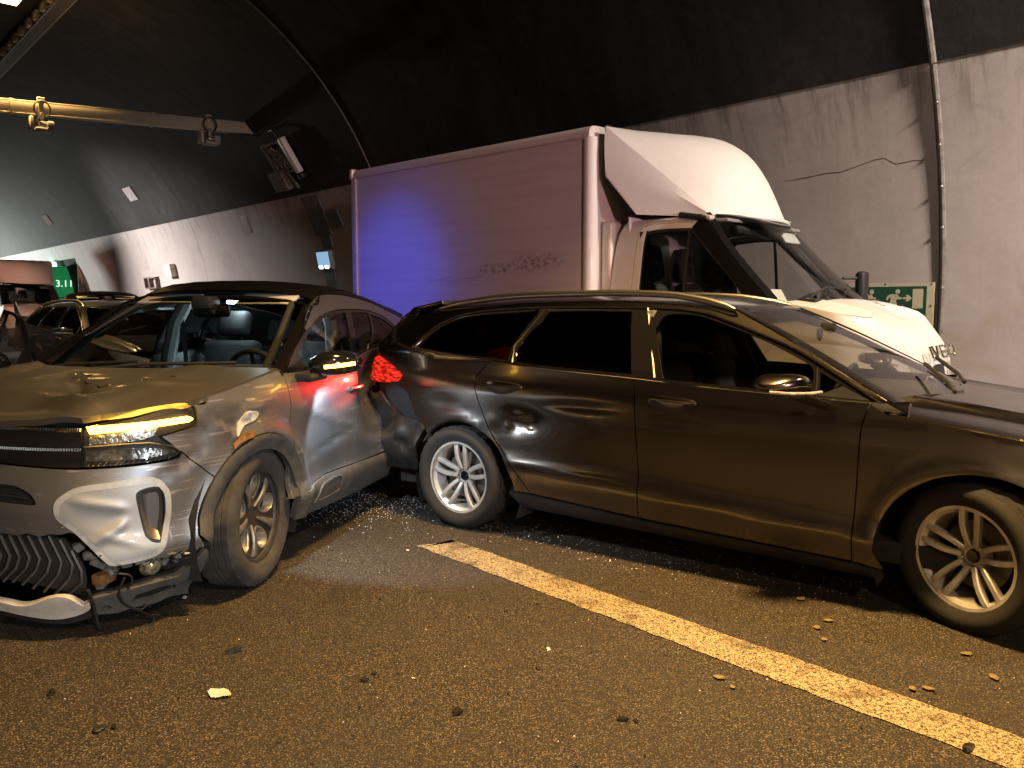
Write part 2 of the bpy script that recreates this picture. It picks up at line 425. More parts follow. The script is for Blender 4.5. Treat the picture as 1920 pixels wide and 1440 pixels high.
def seat(parent, x, y, z=.42, mat=SEATM, back=R(-18), hr=True, w=.50):
    bm = bmesh.new(); rbox(bm, (x, y, z), (.50, w, .16), .06, 3)
    rot = Matrix.Rotation(back, 3, 'Y'); rbox(bm, Vector((x-.26, y, z+.36)), (.14, w*.96, .66), .06, 3, rot)
    for sg in (-1, 1): rbox(bm, Vector((x-.22, y+sg*w*.42, z+.33)), (.14, .08, .50), .035, 2, rot)
    s = obj('seat', bm, mat, parent, angle=60)
    if hr:
        bm = bmesh.new(); rbox(bm, Vector((x-.385, y, z+.80)), (.10, .26, .19), .045, 3, rot)
        for sg in (-1, 1): tube(bm, [(x-.36, y+sg*.06, z+.62), (x-.38, y+sg*.06, z+.76)], .007, 6)
        obj('headrest', bm, mat, s, angle=60)
    return s
def steering(parent, x, y, z, tilt=R(65)):
    bm = bmesh.new(); M = Matrix.Translation((x, y, z)) @ Matrix.Rotation(-tilt, 4, 'Y')
    tube(bm, [M @ Vector((.185*math.cos(t), .185*math.sin(t), 0)) for t in np.linspace(0, 2*math.pi, 33)], .016, 8, cap=False)
    rbox(bm, M @ Vector((0, 0, -.02)), (.15, .16, .05), .02, 2, M.to_3x3())
    for a in (0, 90, 180): tube(bm, [M @ Vector((.05*math.sin(R(a-90)), .05*math.cos(R(a-90)), -.01)), M @ Vector((.18*math.sin(R(a-90)), .18*math.cos(R(a-90)), 0))], .014, 6)
    return obj('steering_wheel', bm, BLACK, parent)
# ---------------------------------------------------------------- surfaces
def pch(xs, ys):
    """monotone cubic through points"""
    x = np.array(xs, float); y = np.array(ys, float)
    h = np.diff(x); d = np.diff(y) / h
    m = np.zeros(len(x)); m[0] = d[0]; m[-1] = d[-1]
    for i in range(1, len(x) - 1):
        if d[i-1] * d[i] > 0:
            w1 = 2*h[i] + h[i-1]; w2 = h[i] + 2*h[i-1]
            m[i] = (w1 + w2) / (w1/d[i-1] + w2/d[i])
    def f(q):
        q = np.clip(np.asarray(q, float), x[0], x[-1])
        i = np.clip(np.searchsorted(x, q, side='right') - 1, 0, len(h)-1)
        t = (q - x[i]) / h[i]
        return ((2*t**3-3*t**2+1)*y[i] + (t**3-2*t**2+t)*h[i]*m[i] + (-2*t**3+3*t**2)*y[i+1] + (t**3-t**2)*h[i]*m[i+1])
    return f

def sst(a, b, x):
    t = np.clip((x - a) / (b - a), 0, 1)
    return t*t*(3-2*t)

class Body:
    """car flank as a wall that follows the plan outline; (s, z) -> point. s = local x on the straight flank"""
    def __init__(self, plan, oside, ofront, orear, extra=None):
        p = np.array(plan, float)
        t = np.r_[0, np.cumsum(np.hypot(*np.diff(p, axis=0).T))]
        fx, fy = pch(t, p[:, 0]), pch(t, p[:, 1])
        # catmull style smoothing by dense resampling and box filter
        q = np.linspace(0, t[-1], 1200)
        X, Y = fx(q), fy(q)
        k = 61; ker = np.hanning(k); ker /= ker.sum()
        Xp = np.r_[X[k//2:0:-1], X, X[-2:-k//2-1:-1]]; Yp = np.r_[-Y[k//2:0:-1], Y, -Y[-2:-k//2-1:-1]]
        X = np.convolve(Xp, ker, 'valid'); Y = np.convolve(Yp, ker, 'valid')
        a = np.r_[0, np.cumsum(np.hypot(np.diff(X), np.diff(Y)))]
        i0 = np.argmin(abs(X - 1.0))
        self.s = -(a - a[i0]) + X[i0]           # decreasing from front to rear
        o = np.argsort(self.s)
        self.s = self.s[o]; self.X = X[o]; self.Y = Y[o]
        self.smin, self.smax = self.s[0], self.s[-1]
        tx, ty = np.gradient(self.X, self.s), np.gradient(self.Y, self.s)
        l = np.hypot(tx, ty); self.nx, self.ny = -ty / l, tx / l
        self.oside, self.ofront, self.orear, self.extra = oside, ofront, orear, extra
    def raw(self, s, z):
        s = np.asarray(s, float); z = np.asarray(z, float)
        g = lambda A: np.interp(s, self.s, A)
        x, y, nx, ny = g(self.X), g(self.Y), g(self.nx), g(self.ny)
        wf = np.where(nx > 0, nx*nx, 0); wr = np.where(nx < 0, nx*nx, 0)
        o = (1-wf-wr)*self.oside(x, z) + wf*self.ofront(x, y, z) + wr*self.orear(x, y, z)
        if self.extra is not None: o = o + self.extra(s, z, x, y)
        return np.stack([x + nx*o, y + ny*o, z], -1)
    def __call__(self, s, z):
        s = np.asarray(s, float); z = np.asarray(z, float); e = .004
        P = self.raw(s, z)
        n = np.cross(self.raw(s+e, z) - self.raw(s-e, z), self.raw(s, z+e) - self.raw(s, z-e))
        n = -n / np.maximum(np.linalg.norm(n, axis=-1, keepdims=True), 1e-12)
        c = np.stack([np.interp(s, self.s, self.nx), np.interp(s, self.s, self.ny), 0*s], -1)
        n = np.where((n*c).sum(-1, keepdims=True) < 0, -n, n)
        return P, n
    def right(self, s, z):
        P, n = self(s, z)
        return P*[1, -1, 1], n*[1, -1, 1]

class Top:
    """height field over (x, y)"""
    def __init__(self, H): self.H = H
    def __call__(self, x, y):
        x = np.asarray(x, float); y = np.asarray(y, float); e = .004
        P = np.stack([x, y, self.H(x, y)], -1)
        gx = (self.H(x+e, y) - self.H(x-e, y)) / (2*e); gy = (self.H(x, y+e) - self.H(x, y-e)) / (2*e)
        n = np.stack([-gx, -gy, 1+0*gx], -1)
        return P, n / np.linalg.norm(n, axis=-1, keepdims=True)

def gauss(a, a0, w): return np.exp(-((a-a0)/w)**2)

# ---------------------------------------------------------------- wagon
def _wz(x, z):                                       # warp height so the creases follow the car
    zl = .515 - .062*x; zc = .957 - .033*x; zb = 1.11 - .052*x
    a = [0*x, zl, zc, zb, 1.5+0*x]; b = [0, .43, .92, 1.0, 1.5]
    r = np.zeros_like(z + x)
    for i in range(4):
        m = (z >= a[i]) if i else np.ones_like(z + x, bool)
        r = np.where(m, b[i] + (z - a[i])*(b[i+1]-b[i])/(a[i+1]-a[i]), r)
    return r
_wprof = pch([0, .14, .20, .30, .36, .40, .43, .47, .52, .60, .70, .78, .85, .90, .92, .945, .97, 1.0, 1.1, 1.3, 1.42, 1.5, 1.6],
             [-.16, -.12, -.07, -.035, -.012, .0, .001, -.010, -.016, -.012, -.004, -.001, -.002, -.008, -.012, -.024, -.030, -.034, -.085, -.205, -.30, -.38, -.5])
def w_side(x, z):
    x = np.asarray(x, float); z = np.asarray(z, float)
    o = _wprof(_wz(x, z))
    o = o - sst(.6, -.9, x)*sst(1.0, 1.4, z)*.05
    for xw in (0, 2.85):
        r = np.hypot(x-xw, z-.335)
        o = o + .016*gauss(r, .385, .045)*(z < .95)
    return o
_wfr = pch([0, .2, .3, .5, .62, .75, .85, .95, 1.1, 1.5], [-.12, -.06, -.01, 0, -.01, -.05, -.12, -.3, -.6, -1.2])
def w_front(x, y, z): return _wfr(z)
_wre = pch([0, .22, .35, .5, .68, .75, .85, .98, 1.1, 1.3, 1.42, 1.5], [-.1, -.05, -.01, 0, -.01, -.05, -.07, -.08, -.13, -.30, -.40, -.46])
def w_rear(x, y, z): return _wre(z)
W_PLAN = [(3.80, 0), (3.77, .3), (3.68, .55), (3.5, .75), (3.2, .87), (2.85, .912), (2.2, .926), (1.2, .926), (.3, .922), (-.2, .908),
          (-.6, .865), (-.88, .79), (-1.06, .60), (-1.12, .3), (-1.13, 0)]
def w_extra(s, z, x, y):
    # big dent in the rear door ahead of the arch, with a crumple in its middle
    d = -.030*gauss(s, .47, .20)*gauss(z, .74, .085)
    d = d + .012*gauss(s, .30, .07)*gauss(z, .73, .05) + .010*gauss(s, .47, .05)*gauss(z, .77, .022) - .012*gauss(s, .56, .05)*gauss(z, .72, .03)
    d = d + .006*gauss(s, .40, .03)*gauss(z, .70, .02) + .004*np.sin(38*s+9*z)*gauss(s, .45, .14)*gauss(z, .73, .06)
    d = d - .012*gauss(s, .95, .25)*gauss(z, .86, .03) - .006*gauss(s, 1.45, .2)*gauss(z, .82, .03)
    # shallow dent above the rear arch
    d = d - .010*gauss(s, -.12, .12)*gauss(z, .82, .05)
    return d
wagon_side = Body(W_PLAN, w_side, w_front, w_rear, w_extra)
def _brear(s, z, x, y):                              # torn rear bumper: pushed in and buckled
    d = .020 - .075*gauss(s, -.78, .16)*gauss(z, .66, .14) + .03*gauss(s, -.52, .06)*gauss(z, .60, .05) - .03*gauss(s, -.47, .06)*gauss(z, .50, .06)
    d = d + .02*gauss(s, -.72, .10)*gauss(z, .52, .06) - .03*gauss(s, -.62, .07)*gauss(z, .70, .05)
    return d
wagon_bumper = Body(W_PLAN, w_side, w_front, w_rear, _brear)
_wroof = pch([-1.0, -.6, -.3, 0, .4, .9, 1.3, 1.55, 1.77, 2.0], [1.36, 1.44, 1.475, 1.495, 1.51, 1.512, 1.50, 1.475, 1.430, 1.35])
def _wroofH(x, y):
    w = np.interp(x, [-.6, .5, 1.4, 2.0], [.60, .64, .66, .71])
    return _wroof(x) - .055*np.abs(y/w)**2.6 - .02*np.abs(y/w)**8
wagon_roof = Top(_wroofH)
_wws = pch([1.45, 1.7, 1.77, 2.1, 2.6, 2.9], [1.53, 1.446, 1.420, 1.283, 1.045, .90])
wagon_screen = Top(lambda x, y: _wws(x + .42*np.abs(y)**2.2*.55) )
_whood = pch([2.3, 2.6, 3.0, 3.4, 3.7, 3.85], [1.03, 1.005, .955, .885, .80, .70])
def _whoodH(x, y):
    a = np.abs(y); yr = .62 - .10*(x-2.6)
    return _whood(x + .25*a**3) - .03*(a/.8)**3 + .022*gauss(a, yr, .05) - .012*sst(yr, yr+.08, a)
wagon_hood = Top(_whoodH)
# ---------------------------------------------------------------- grey suv
_sprof = pch([0, .14, .20, .25, .32, .38, .42, .47, .60, .75, .86, .93, .98, 1.04, 1.15, 1.35, 1.45, 1.52, 1.58, 1.66],
             [-.2, -.14, -.08, -.05, -.022, -.004, -.010, -.022, -.012, -.002, 0, -.005, -.014, -.036, -.078, -.165, -.215, -.26, -.32, -.45])
def s_side(x, z):
    x = np.asarray(x, float); z = np.asarray(z, float)
    o = _sprof(z)
    o = o - sst(1.5, -.6, x)*sst(1.0, 1.4, z)*.26
    for xw in (0, 2.73):
        r = np.hypot(x-xw, z-.355)
        o = o + .030*gauss(r, .43, .055)*(z < 1)
    return o
_sfr = pch([0, .10, .20, .30, .42, .55, .66, .74, .80, .88, .93, .97, 1.02, 1.1, 1.4], [-.06, -.03, .01, .015, .0, .0, -.010, -.030, -.050, -.055, -.075, -.11, -.20, -.45, -1.2])
def s_front(x, y, z): return _sfr(z)
_sre = pch([0, .2, .35, .6, .8, 1.0, 1.2, 1.4, 1.55, 1.66], [-.15, -.06, 0, 0, -.03, -.05, -.12, -.24, -.36, -.5])
def s_rear(x, y, z): return _sre(z)
S_PLAN = [(3.62, 0), (3.61, .25), (3.57, .44), (3.48, .62), (3.32, .765), (3.05, .86), (2.73, .89), (2, .895), (1, .895), (.3, .89), (-.2, .86),
          (-.45, .77), (-.62, .55), (-.67, .3), (-.68, 0)]
def s_extra(s, z, x, y):
    d = -.022*gauss(s, 3.22, .13)*gauss(z, .86, .08) - .014*gauss(s, 2.95, .12)*gauss(z, .88, .05)
    d = d + .006*np.sin(23*s+17*z)*gauss(s, 3.15, .2)*gauss(z, .83, .12)
    tr = lambda q, w: np.clip(1 - np.abs(q)/w, 0, 1)
    d = d + .016*tr((z-.86) - .55*(s-3.05), .05)*gauss(s, 3.05, .14) - .014*tr((z-.74) + .35*(s-3.2), .045)*gauss(s, 3.22, .12) + .013*tr((z-.91) + .2*(s-2.85), .035)*gauss(s, 2.82, .16)
    d = d + .006*gauss((z-.80) - .3*(s-2.1), 0, .03)*gauss(s, 2.1, .3) - .006*gauss((z-.62) + .15*(s-1.95), 0, .028)*gauss(s, 2.0, .28)
    d = d - .018*gauss(s, 2.15, .22)*gauss(z, .72, .09) - .012*gauss(s, 1.8, .2)*gauss(z, .86, .06) + .002*np.sin(31*z+5*s)*gauss(s, 2.0, .35)*gauss(z, .72, .2)
    d = d - .28*gauss(s, .95, .48)*gauss(z, .90, .24)*(s < 1.8)*sst(1.8, 1.3, s)
    return d
def ins_extra(s, z, x, y):
    tr = lambda q, w: np.clip(1 - np.abs(q)/w, 0, 1)
    d = s_extra(s, z, x, y) + .010 - .006*gauss(s, 3.60, .10)*gauss(z, .55, .06)
    d = d + .011*gauss((z-.49) + .55*(s-3.52), 0, .026)*sst(3.47, 3.53, s)*sst(3.76, 3.66, s) + .009*gauss((z-.585) - .22*(s-3.58), 0, .022)*sst(3.46, 3.54, s)*sst(3.75, 3.64, s)
    return d + .006*gauss((z-.42) - .4*(s-3.5), 0, .022)*gauss(s, 3.52, .09)
suv_insert = Body(S_PLAN, s_side, s_front, s_rear, ins_extra)
suv_side = Body(S_PLAN, s_side, s_front, s_rear, s_extra)
_sws = pch([1.35, 1.55, 1.8, 2.2, 2.6, 2.8], [1.640, 1.600, 1.495, 1.300, 1.095, .99])
suv_screen = Top(lambda x, y: _sws(x + .30*np.abs(y)**2.2))
_sroof = pch([-.6, -.2, .1, .4, .7, 1.0, 1.3, 1.6, 1.9], [1.25, 1.352, 1.402, 1.440, 1.490, 1.545, 1.590, 1.597, 1.48])
def _sroofH(x, y):
    w = np.interp(x, [-.6, .4, 1.2, 1.7], [.56, .62, .66, .66])
    k = sst(.3, 1.5, x)*.8 + .2
    return _sroof(x + .12*k*np.abs(y)**2) - k*(.05*np.abs(y/w)**2.6 + .03*np.abs(y/w)**8)
suv_roof = Top(_sroofH)
_shood = pch([2.2, 2.5, 2.8, 3.1, 3.35, 3.5, 3.6, 3.66], [1.165, 1.145, 1.115, 1.075, 1.03, .99, .945, .88])
def _shoodH(x, y):
    a = np.abs(y)
    z = _shood(x + .32*a**2.6) - .035*(a/.8)**2.4
    yr = .50 - .05*(x-2.5)
    z = z + .018*sst(yr-.14, yr+.02, a) - .012*sst(yr+.03, yr+.16, a)          # raised flanks
    z = z - .045*gauss(x, 3.22, .20)*gauss(y, .16, .17) - .05*gauss(x, 3.42, .10)*gauss(y, -.02, .30)    # crumple
    tri = lambda d, w: np.clip(1 - np.abs(d)/w, 0, 1)
    z = z + .036*tri(x - .35*(y-.2) - 3.30, .11)*gauss(y, .30, .20) + .026*tri(x + .5*y - 3.12, .10)*gauss(y, -.15, .28)
    z = z + .016*tri(x + .55*(y-.3) - 3.18, .07)*gauss(y, .45, .22) - .014*tri(x - .9*y - 2.98, .06)*gauss(y, .15, .18)
    z = z - .020*gauss(x, 3.05, .10)*gauss(y, .42, .10)
    return z
suv_hood = Top(_shoodH)
# ================================================================ road and tunnel
def ramp(n, l, src, stops):
    r = n.new('ShaderNodeValToRGB'); e = r.color_ramp.elements
    while len(e) > 1: e.remove(e[-1])
    for i, (p, c) in enumerate(stops):
        el = e[0] if i == 0 else e.new(p)
        el.position = p; el.color = (*c, 1) if len(c) == 3 else c
    l.new(src, r.inputs[0]); return r.outputs[0]
def noise(n, l, vec, scale, detail=5, rough=.6, dist=0.):
    t = n.new('ShaderNodeTexNoise'); t.inputs['Scale'].default_value = scale; t.inputs['Detail'].default_value = detail; t.inputs['Roughness'].default_value = rough; t.inputs['Distortion'].default_value = dist
    l.new(vec, t.inputs['Vector']); return t.outputs[0]
def mixc(n, l, f, a, b, mode='MIX'):
    m = n.new('ShaderNodeMix'); m.data_type = 'RGBA'; m.blend_type = mode
    for k, v in (('Factor', f), ('A', a), ('B', b)):
        if isinstance(v, (int, float)): m.inputs[k].default_value = v
        elif isinstance(v, tuple): m.inputs[k].default_value = (*v, 1)
        else: l.new(v, m.inputs[k])
    return m.outputs['Result']
def mapr(n, l, src, a, b, c=0., d=1.):
    r = n.new('ShaderNodeMapRange'); r.inputs[1].default_value = a; r.inputs[2].default_value = b; r.inputs[3].default_value = c; r.inputs[4].default_value = d; l.new(src, r.inputs[0]); return r.outputs[0]
def asphalt(name, paint=False):
    m = pmat(name, (.05, .05, .05), .75, spec=.4); n, l = nodes(m); b = n['Principled BSDF']
    tc = n.new('ShaderNodeTexCoord'); v = tc.outputs['Object']
    vo = n.new('ShaderNodeTexVoronoi'); vo.inputs['Scale'].default_value = 150; l.new(v, vo.inputs['Vector'])
    vo2 = n.new('ShaderNodeTexVoronoi'); vo2.inputs['Scale'].default_value = 330; l.new(v, vo2.inputs['Vector'])
    sep = n.new('ShaderNodeSeparateColor'); l.new(vo.outputs['Color'], sep.inputs[0])
    stone = ramp(n, l, sep.outputs[0], [(0, (.024, .019, .013)), (.35, (.052, .040, .027)), (.7, (.105, .080, .055)), (.92, (.18, .14, .097)), (1, (.27, .22, .165))])
    gap = mapr(n, l, vo.outputs['Distance'], .35, .62)
    c = mixc(n, l, gap, stone, (.010, .009, .008))
    big = mapr(n, l, noise(n, l, v, 1.3, 6), .38, .65)
    c = mixc(n, l, big, mixc(n, l, .35, c, (.030, .026, .020)), c)
    rot = n.new('ShaderNodeMapping'); rot.inputs['Rotation'].default_value = (0, 0, -TA); l.new(v, rot.inputs[0])
    trk = n.new('ShaderNodeMapping'); trk.inputs['Scale'].default_value = (.10, 1.5, 1); l.new(rot.outputs[0], trk.inputs[0])
    c = mixc(n, l, mapr(n, l, noise(n, l, trk.outputs[0], 1.0, 5, .6, .3), .45, .68, 0, .42), c, (.022, .018, .014))
    c = mixc(n, l, mapr(n, l, noise(n, l, v, .8, 6, .7, .8), .58, .70, 0, .5), c, (.014, .012, .010))
    if paint:
        w = mapr(n, l, noise(n, l, v, 75, 5, .75), .40, .52)
        w2 = mapr(n, l, noise(n, l, v, 5, 5, .6), .30, .50)
        f = n.new('ShaderNodeMath'); f.operation = 'MULTIPLY'; l.new(w, f.inputs[0]); l.new(w2, f.inputs[1])
        f3 = n.new('ShaderNodeMath'); f3.operation = 'MULTIPLY'; l.new(f.outputs[0], f3.inputs[0]); l.new(mapr(n, l, gap, 0, 1, 1, .35), f3.inputs[1])
        c = mixc(n, l, f3.outputs[0], c, (.56, .44, .26))
    l.new(c, b.inputs['Base Color'])
    l.new(mapr(n, l, noise(n, l, v, 3, 5), .3, .7, .60, .85), b.inputs['Roughness'])
    hm = n.new('ShaderNodeMath'); hm.operation = 'SUBTRACT'; hm.inputs[0].default_value = 1; l.new(vo.outputs['Distance'], hm.inputs[1])
    h2 = n.new('ShaderNodeMath'); h2.operation = 'MULTIPLY_ADD'; l.new(vo2.outputs['Distance'], h2.inputs[0]); h2.inputs[1].default_value = -.4; l.new(hm.outputs[0], h2.inputs[2])
    bp = n.new('ShaderNodeBump'); bp.inputs['Strength'].default_value = .9; bp.inputs['Distance'].default_value = .004; l.new(h2.outputs[0], bp.inputs['Height']); l.new(bp.outputs[0], b.inputs['Normal'])
    return m
def sheet(name, s0, s1, d0, d1, z, mat, parent=None, kind=None, ns=1, nd=1):
    V = []; F = []
    for i in range(ns+1):
        for j in range(nd+1): V.append(tun(s0+(s1-s0)*i/ns, d0+(d1-d0)*j/nd, z))
    for i in range(ns):
        for j in range(nd): a = i*(nd+1)+j; F.append((a, a+nd+1, a+nd+2, a+1))
    return raw(name, V, F, mat, parent, kind=kind)
ROAD = asphalt('asphalt'); LINE = asphalt('worn_line_paint', True)
S0, S1 = -85, 22
sheet('road', S0, S1, -2.2, 8.25, 0, ROAD, kind='structure', ns=20, nd=4)
# lane marking with a ragged edge
def lane_line(s0, s1, d0, d1):
    n = int((s1-s0)/.05); a = []; b = []
    for i in range(n+1):
        s = s0+(s1-s0)*i/n; a.append(tun(s, d0+random.uniform(-.006, .006), .004)); b.append(tun(s, d1+random.uniform(-.006, .006), .004))
    a[0] = a[0] - TX*.0; b[0] = b[0] + TX*.10
    V = a + b; k = n+1
    return raw('lane_line', V, [(i, i+1, k+i+1, k+i) for i in range(n)], LINE, kind='structure')
lane_line(-3.83, 4.0, 2.735, 2.965)
lane_line(-14.5, -9.6, 2.735, 2.965)
PAVE = pmat('pavement_concrete', (.22, .21, .19), .85, noise=(6, .5), bump=(40, .3))
for nm, d0, d1 in (('pavement', 8.25, 9.40), ('pavement', -3.0, -2.2)):
    bm = bmesh.new()
    prism(bm, [(S0, d0), (S1, d0), (S1, d1), (S0, d1)], -.1, .14, Matrix.Rotation(TA, 4, 'Z')); o = obj(nm, bm, PAVE, smooth=False, kind='structure')
def lining(name, col, stain, streak, rough, soot, bumps=.15, dark=.72, blotch=None):
    m = pmat(name, col, rough, spec=.3); n, l = nodes(m); b = n['Principled BSDF']
    tc = n.new('ShaderNodeTexCoord')
    mp = n.new('ShaderNodeMapping'); mp.inputs['Rotation'].default_value = (0, 0, -TA); l.new(tc.outputs['Object'], mp.inputs[0])
    st = n.new('ShaderNodeMapping'); st.inputs['Scale'].default_value = (3.2, .9, .22); l.new(mp.outputs[0], st.inputs[0])
    st2 = n.new('ShaderNodeMapping'); st2.inputs['Scale'].default_value = (11, 1.5, .5); l.new(mp.outputs[0], st2.inputs[0])
    a = mapr(n, l, noise(n, l, st.outputs[0], 1.0, 8, .68, .4), .42, .70)
    a2 = mapr(n, l, noise(n, l, st2.outputs[0], 1.0, 6, .7), .56, .80, 0, .7)
    bg = mapr(n, l, noise(n, l, mp.outputs[0], .35, 6, .6, .5), .35, .68)
    fine = mapr(n, l, noise(n, l, mp.outputs[0], 7, 9, .8), .48, .70, 0, .75)
    c = mixc(n, l, bg, col, tuple(x*dark for x in col))
    c = mixc(n, l, a, c, stain); 
    c = mixc(n, l, a2, c, streak); c = mixc(n, l, fine, c, soot)
    if not blotch:                                    # drips under the painted edge, patchy brown tone towards the kerb
        sz = n.new('ShaderNodeSeparateXYZ'); l.new(tc.outputs['Object'], sz.inputs[0])
        dr = n.new('ShaderNodeMapping'); dr.inputs['Scale'].default_value = (4.5, 1.2, .5); l.new(mp.outputs[0], dr.inputs[0])
        q = n.new('ShaderNodeMath'); q.operation = 'MULTIPLY'; l.new(mapr(n, l, noise(n, l, dr.outputs[0], 1.3, 6, .7), .50, .64), q.inputs[0]); l.new(mapr(n, l, sz.outputs[2], 3.0, 3.9, 0, .8), q.inputs[1])
        c = mixc(n, l, q.outputs[0], c, (.15, .14, .135))
        q2 = n.new('ShaderNodeMath'); q2.operation = 'MULTIPLY'; l.new(mapr(n, l, noise(n, l, mp.outputs[0], 1.1, 7, .7, .6), .45, .62), q2.inputs[0]); l.new(mapr(n, l, sz.outputs[2], 2.2, 1.2, 0, .7), q2.inputs[1])
        c = mixc(n, l, q2.outputs[0], c, (.30, .25, .20))
        c = mixc(n, l, mapr(n, l, noise(n, l, mp.outputs[0], .7, 9, .75, 1.0), .56, .66, 0, .5), c, (.24, .225, .22))
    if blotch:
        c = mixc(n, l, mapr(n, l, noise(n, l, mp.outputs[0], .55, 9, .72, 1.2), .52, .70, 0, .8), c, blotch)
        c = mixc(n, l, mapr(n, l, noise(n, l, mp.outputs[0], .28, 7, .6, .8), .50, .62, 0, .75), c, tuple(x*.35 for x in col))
    l.new(c, b.inputs['Base Color'])
    bp = n.new('ShaderNodeBump'); bp.inputs['Strength'].default_value = bumps; bp.inputs['Distance'].default_value = .02; l.new(noise(n, l, mp.outputs[0], 7, 7), bp.inputs['Height']); l.new(bp.outputs[0], b.inputs['Normal'])
    return m
WALLM = lining('painted_wall', (.44, .405, .405), (.37, .335, .335), (.27, .245, .24), .62, (.34, .31, .305))
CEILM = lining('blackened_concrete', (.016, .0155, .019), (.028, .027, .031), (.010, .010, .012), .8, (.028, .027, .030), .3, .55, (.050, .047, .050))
BAND = 24.79
tw = bpy.data.objects.new('tunnel_wall', None); COL.objects.link(tw); tw['kind'] = 'structure'
tc_ = bpy.data.objects.new('tunnel_ceiling', None); COL.objects.link(tc_); tc_['kind'] = 'structure'
SEAM = [-83.4, -73.4, -63.4, -53.4, -43.4, -33.4, -23.4, -13.55, -3.35, 6.6, 16.6, 22]
def ringpanel(name, s0, s1, a0, a1, mat, parent, na, ns=6, off=0, j=.007):
    rows = [[ring(s0+j+(s1-s0-2*j)*i/ns, a0+(a1-a0)*k/na, off) for k in range(na+1)] for i in range(ns+1)]
    bm = bmesh.new(); g = loftgrid(bm, rows)
    for row, sg in ((rows[0], 1), (rows[-1], -1)):    # joint faces
        r2 = [p + (p - (tun(0, TDC, TZC) + TX*(p.dot(TX)))).normalized()*.12 for p in row]
        bm2 = loftgrid(bm, [row, r2])
    me = bpy.data.meshes.new(name); bm.to_mesh(me); bm.free()
    for p in me.polygons: p.use_smooth = True
    me.set_sharp_from_angle(angle=R(40)); return link(name, me, mat, parent)
JOINT = pmat('joint_filler', (.02, .019, .018), .9)
for i in range(len(SEAM)-1):
    s0, s1 = SEAM[i], SEAM[i+1]
    hole = s0 == -43.4
    if hole:                                          # bay with the emergency exit recess
        ringpanel('wall_panel', s0, -40.0, -14, BAND, WALLM, tw, 16); ringpanel('wall_panel', -36.2, s1, -14, BAND, WALLM, tw, 16)
        ringpanel('wall_panel', -40.0, -36.2, 19.2, BAND, WALLM, tw, 6)
    else: ringpanel('wall_panel', s0, s1, -14, BAND, WALLM, tw, 16)
    ringpanel('wall_panel', s0, s1, 155, 194, WALLM, tw, 12)
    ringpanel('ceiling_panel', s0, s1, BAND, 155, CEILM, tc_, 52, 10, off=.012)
bm = bmesh.new()
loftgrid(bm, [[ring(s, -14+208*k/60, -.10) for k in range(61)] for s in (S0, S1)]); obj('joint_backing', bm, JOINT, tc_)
# far end: lit pale portal wall so that the bore is closed
bm = bmesh.new(); bm.faces.new([bm.verts.new(ring(S0+1.6, -14+208*k/40)) for k in range(41)]); obj('end_wall', bm, WALLM, tw)
# pipe in the joint nearest the camera
bm = bmesh.new(); tube(bm, [ring(-3.30, a, .035) for a in np.linspace(-9, 24.6, 26)], .028, 8); tube(bm, [ring(-3.30, a, .05) for a in np.linspace(24.8, 60, 20)], .035, 8)
cp = obj('conduit', bm, pmat('grey_conduit', (.20, .19, .185), .55, noise=(12, .5))); tag(cp, 'grey conduit pipe running up the wall joint beside the exit sign', 'pipe')
for a in (-4, 3, 9, 13, 17, 21):
    bm = bmesh.new(); rbox(bm, ring(-3.30, a, .03), (.03, .10, .03), .006, 1, Matrix.Rotation(TA, 3, 'Z') @ Matrix.Rotation(0, 3, 'X')); obj('pipe_clip', bm, SATIN, cp)
bm = bmesh.new(); tube(bm, [ring(-13.62, a, .03) for a in np.linspace(24.8, 75, 30)], .016, 7); o = obj('conduit', bm, pmat('grey_conduit', (.2, .2, .2)))
tag(o, 'dark conduit curving along the ceiling joint above the box truck', 'pipe')
# crack across the wall
pts = [(-5.12, 15.37), (-4.85, 15.45), (-4.57, 15.66), (-4.40, 15.6), (-4.2, 16.0), (-4.01, 16.4), (-3.9, 16.45), (-3.78, 15.7), (-3.6, 15.85), (-3.45, 15.7)]
V = []; F = []
for i, (s, a) in enumerate(pts):
    w = .035*(1 if 0 < i < len(pts)-1 else .2); V += [ring(s, a-w, .003), ring(s, a+w, .003)]
raw('wall_crack', V, [(2*i, 2*i+1, 2*i+3, 2*i+2) for i in range(len(pts)-1)], JOINT, tw)
# ================================================================ estate car
def joint(top, side, x, y0=.15, y1=.97):             # where a height field meets the flank
    for _ in range(40):
        y = (y0+y1)/2; z = float(top.H(np.array(x), np.array(y)))
        if y < float(side.raw(np.array(x), np.array(z))[1]): y0 = y
        else: y1 = y
    return x, (y0+y1)/2, float(top.H(np.array(x), np.array(y0)))
WAG = (.165, 5.79, -35.1)
PAINT_W = pmat('dark_grey_metallic', (.150, .138, .126), .17, 1.0, .5, noise=(900, .25))
PAINT_WB = pmat('scuffed_bumper_paint', (.13, .13, .14), .28, .9, .5, noise=(10, .5))
REDLAMP = pmat('red_lamp_plastic', (.35, .008, .006), .10, coat=1., emit=(1, .03, .015), estr=1., noise=(70, .7), bump=(60, .6))
n_, l_ = nodes(REDLAMP); tc_n = n_.new('ShaderNodeTexCoord'); vo_n = n_.new('ShaderNodeTexVoronoi'); vo_n.inputs['Scale'].default_value = 26; mp_n = n_.new('ShaderNodeMapping'); mp_n.inputs['Scale'].default_value = (.6, 1, 2.2); mp_n.inputs['Rotation'].default_value = (0, .5, 0)
l_.new(tc_n.outputs['Object'], mp_n.inputs[0]); l_.new(mp_n.outputs[0], vo_n.inputs['Vector']); mr_n = n_.new('ShaderNodeMapRange'); mr_n.inputs[1].default_value = .15; mr_n.inputs[2].default_value = .75; mr_n.inputs[3].default_value = 1.7; mr_n.inputs[4].default_value = .10
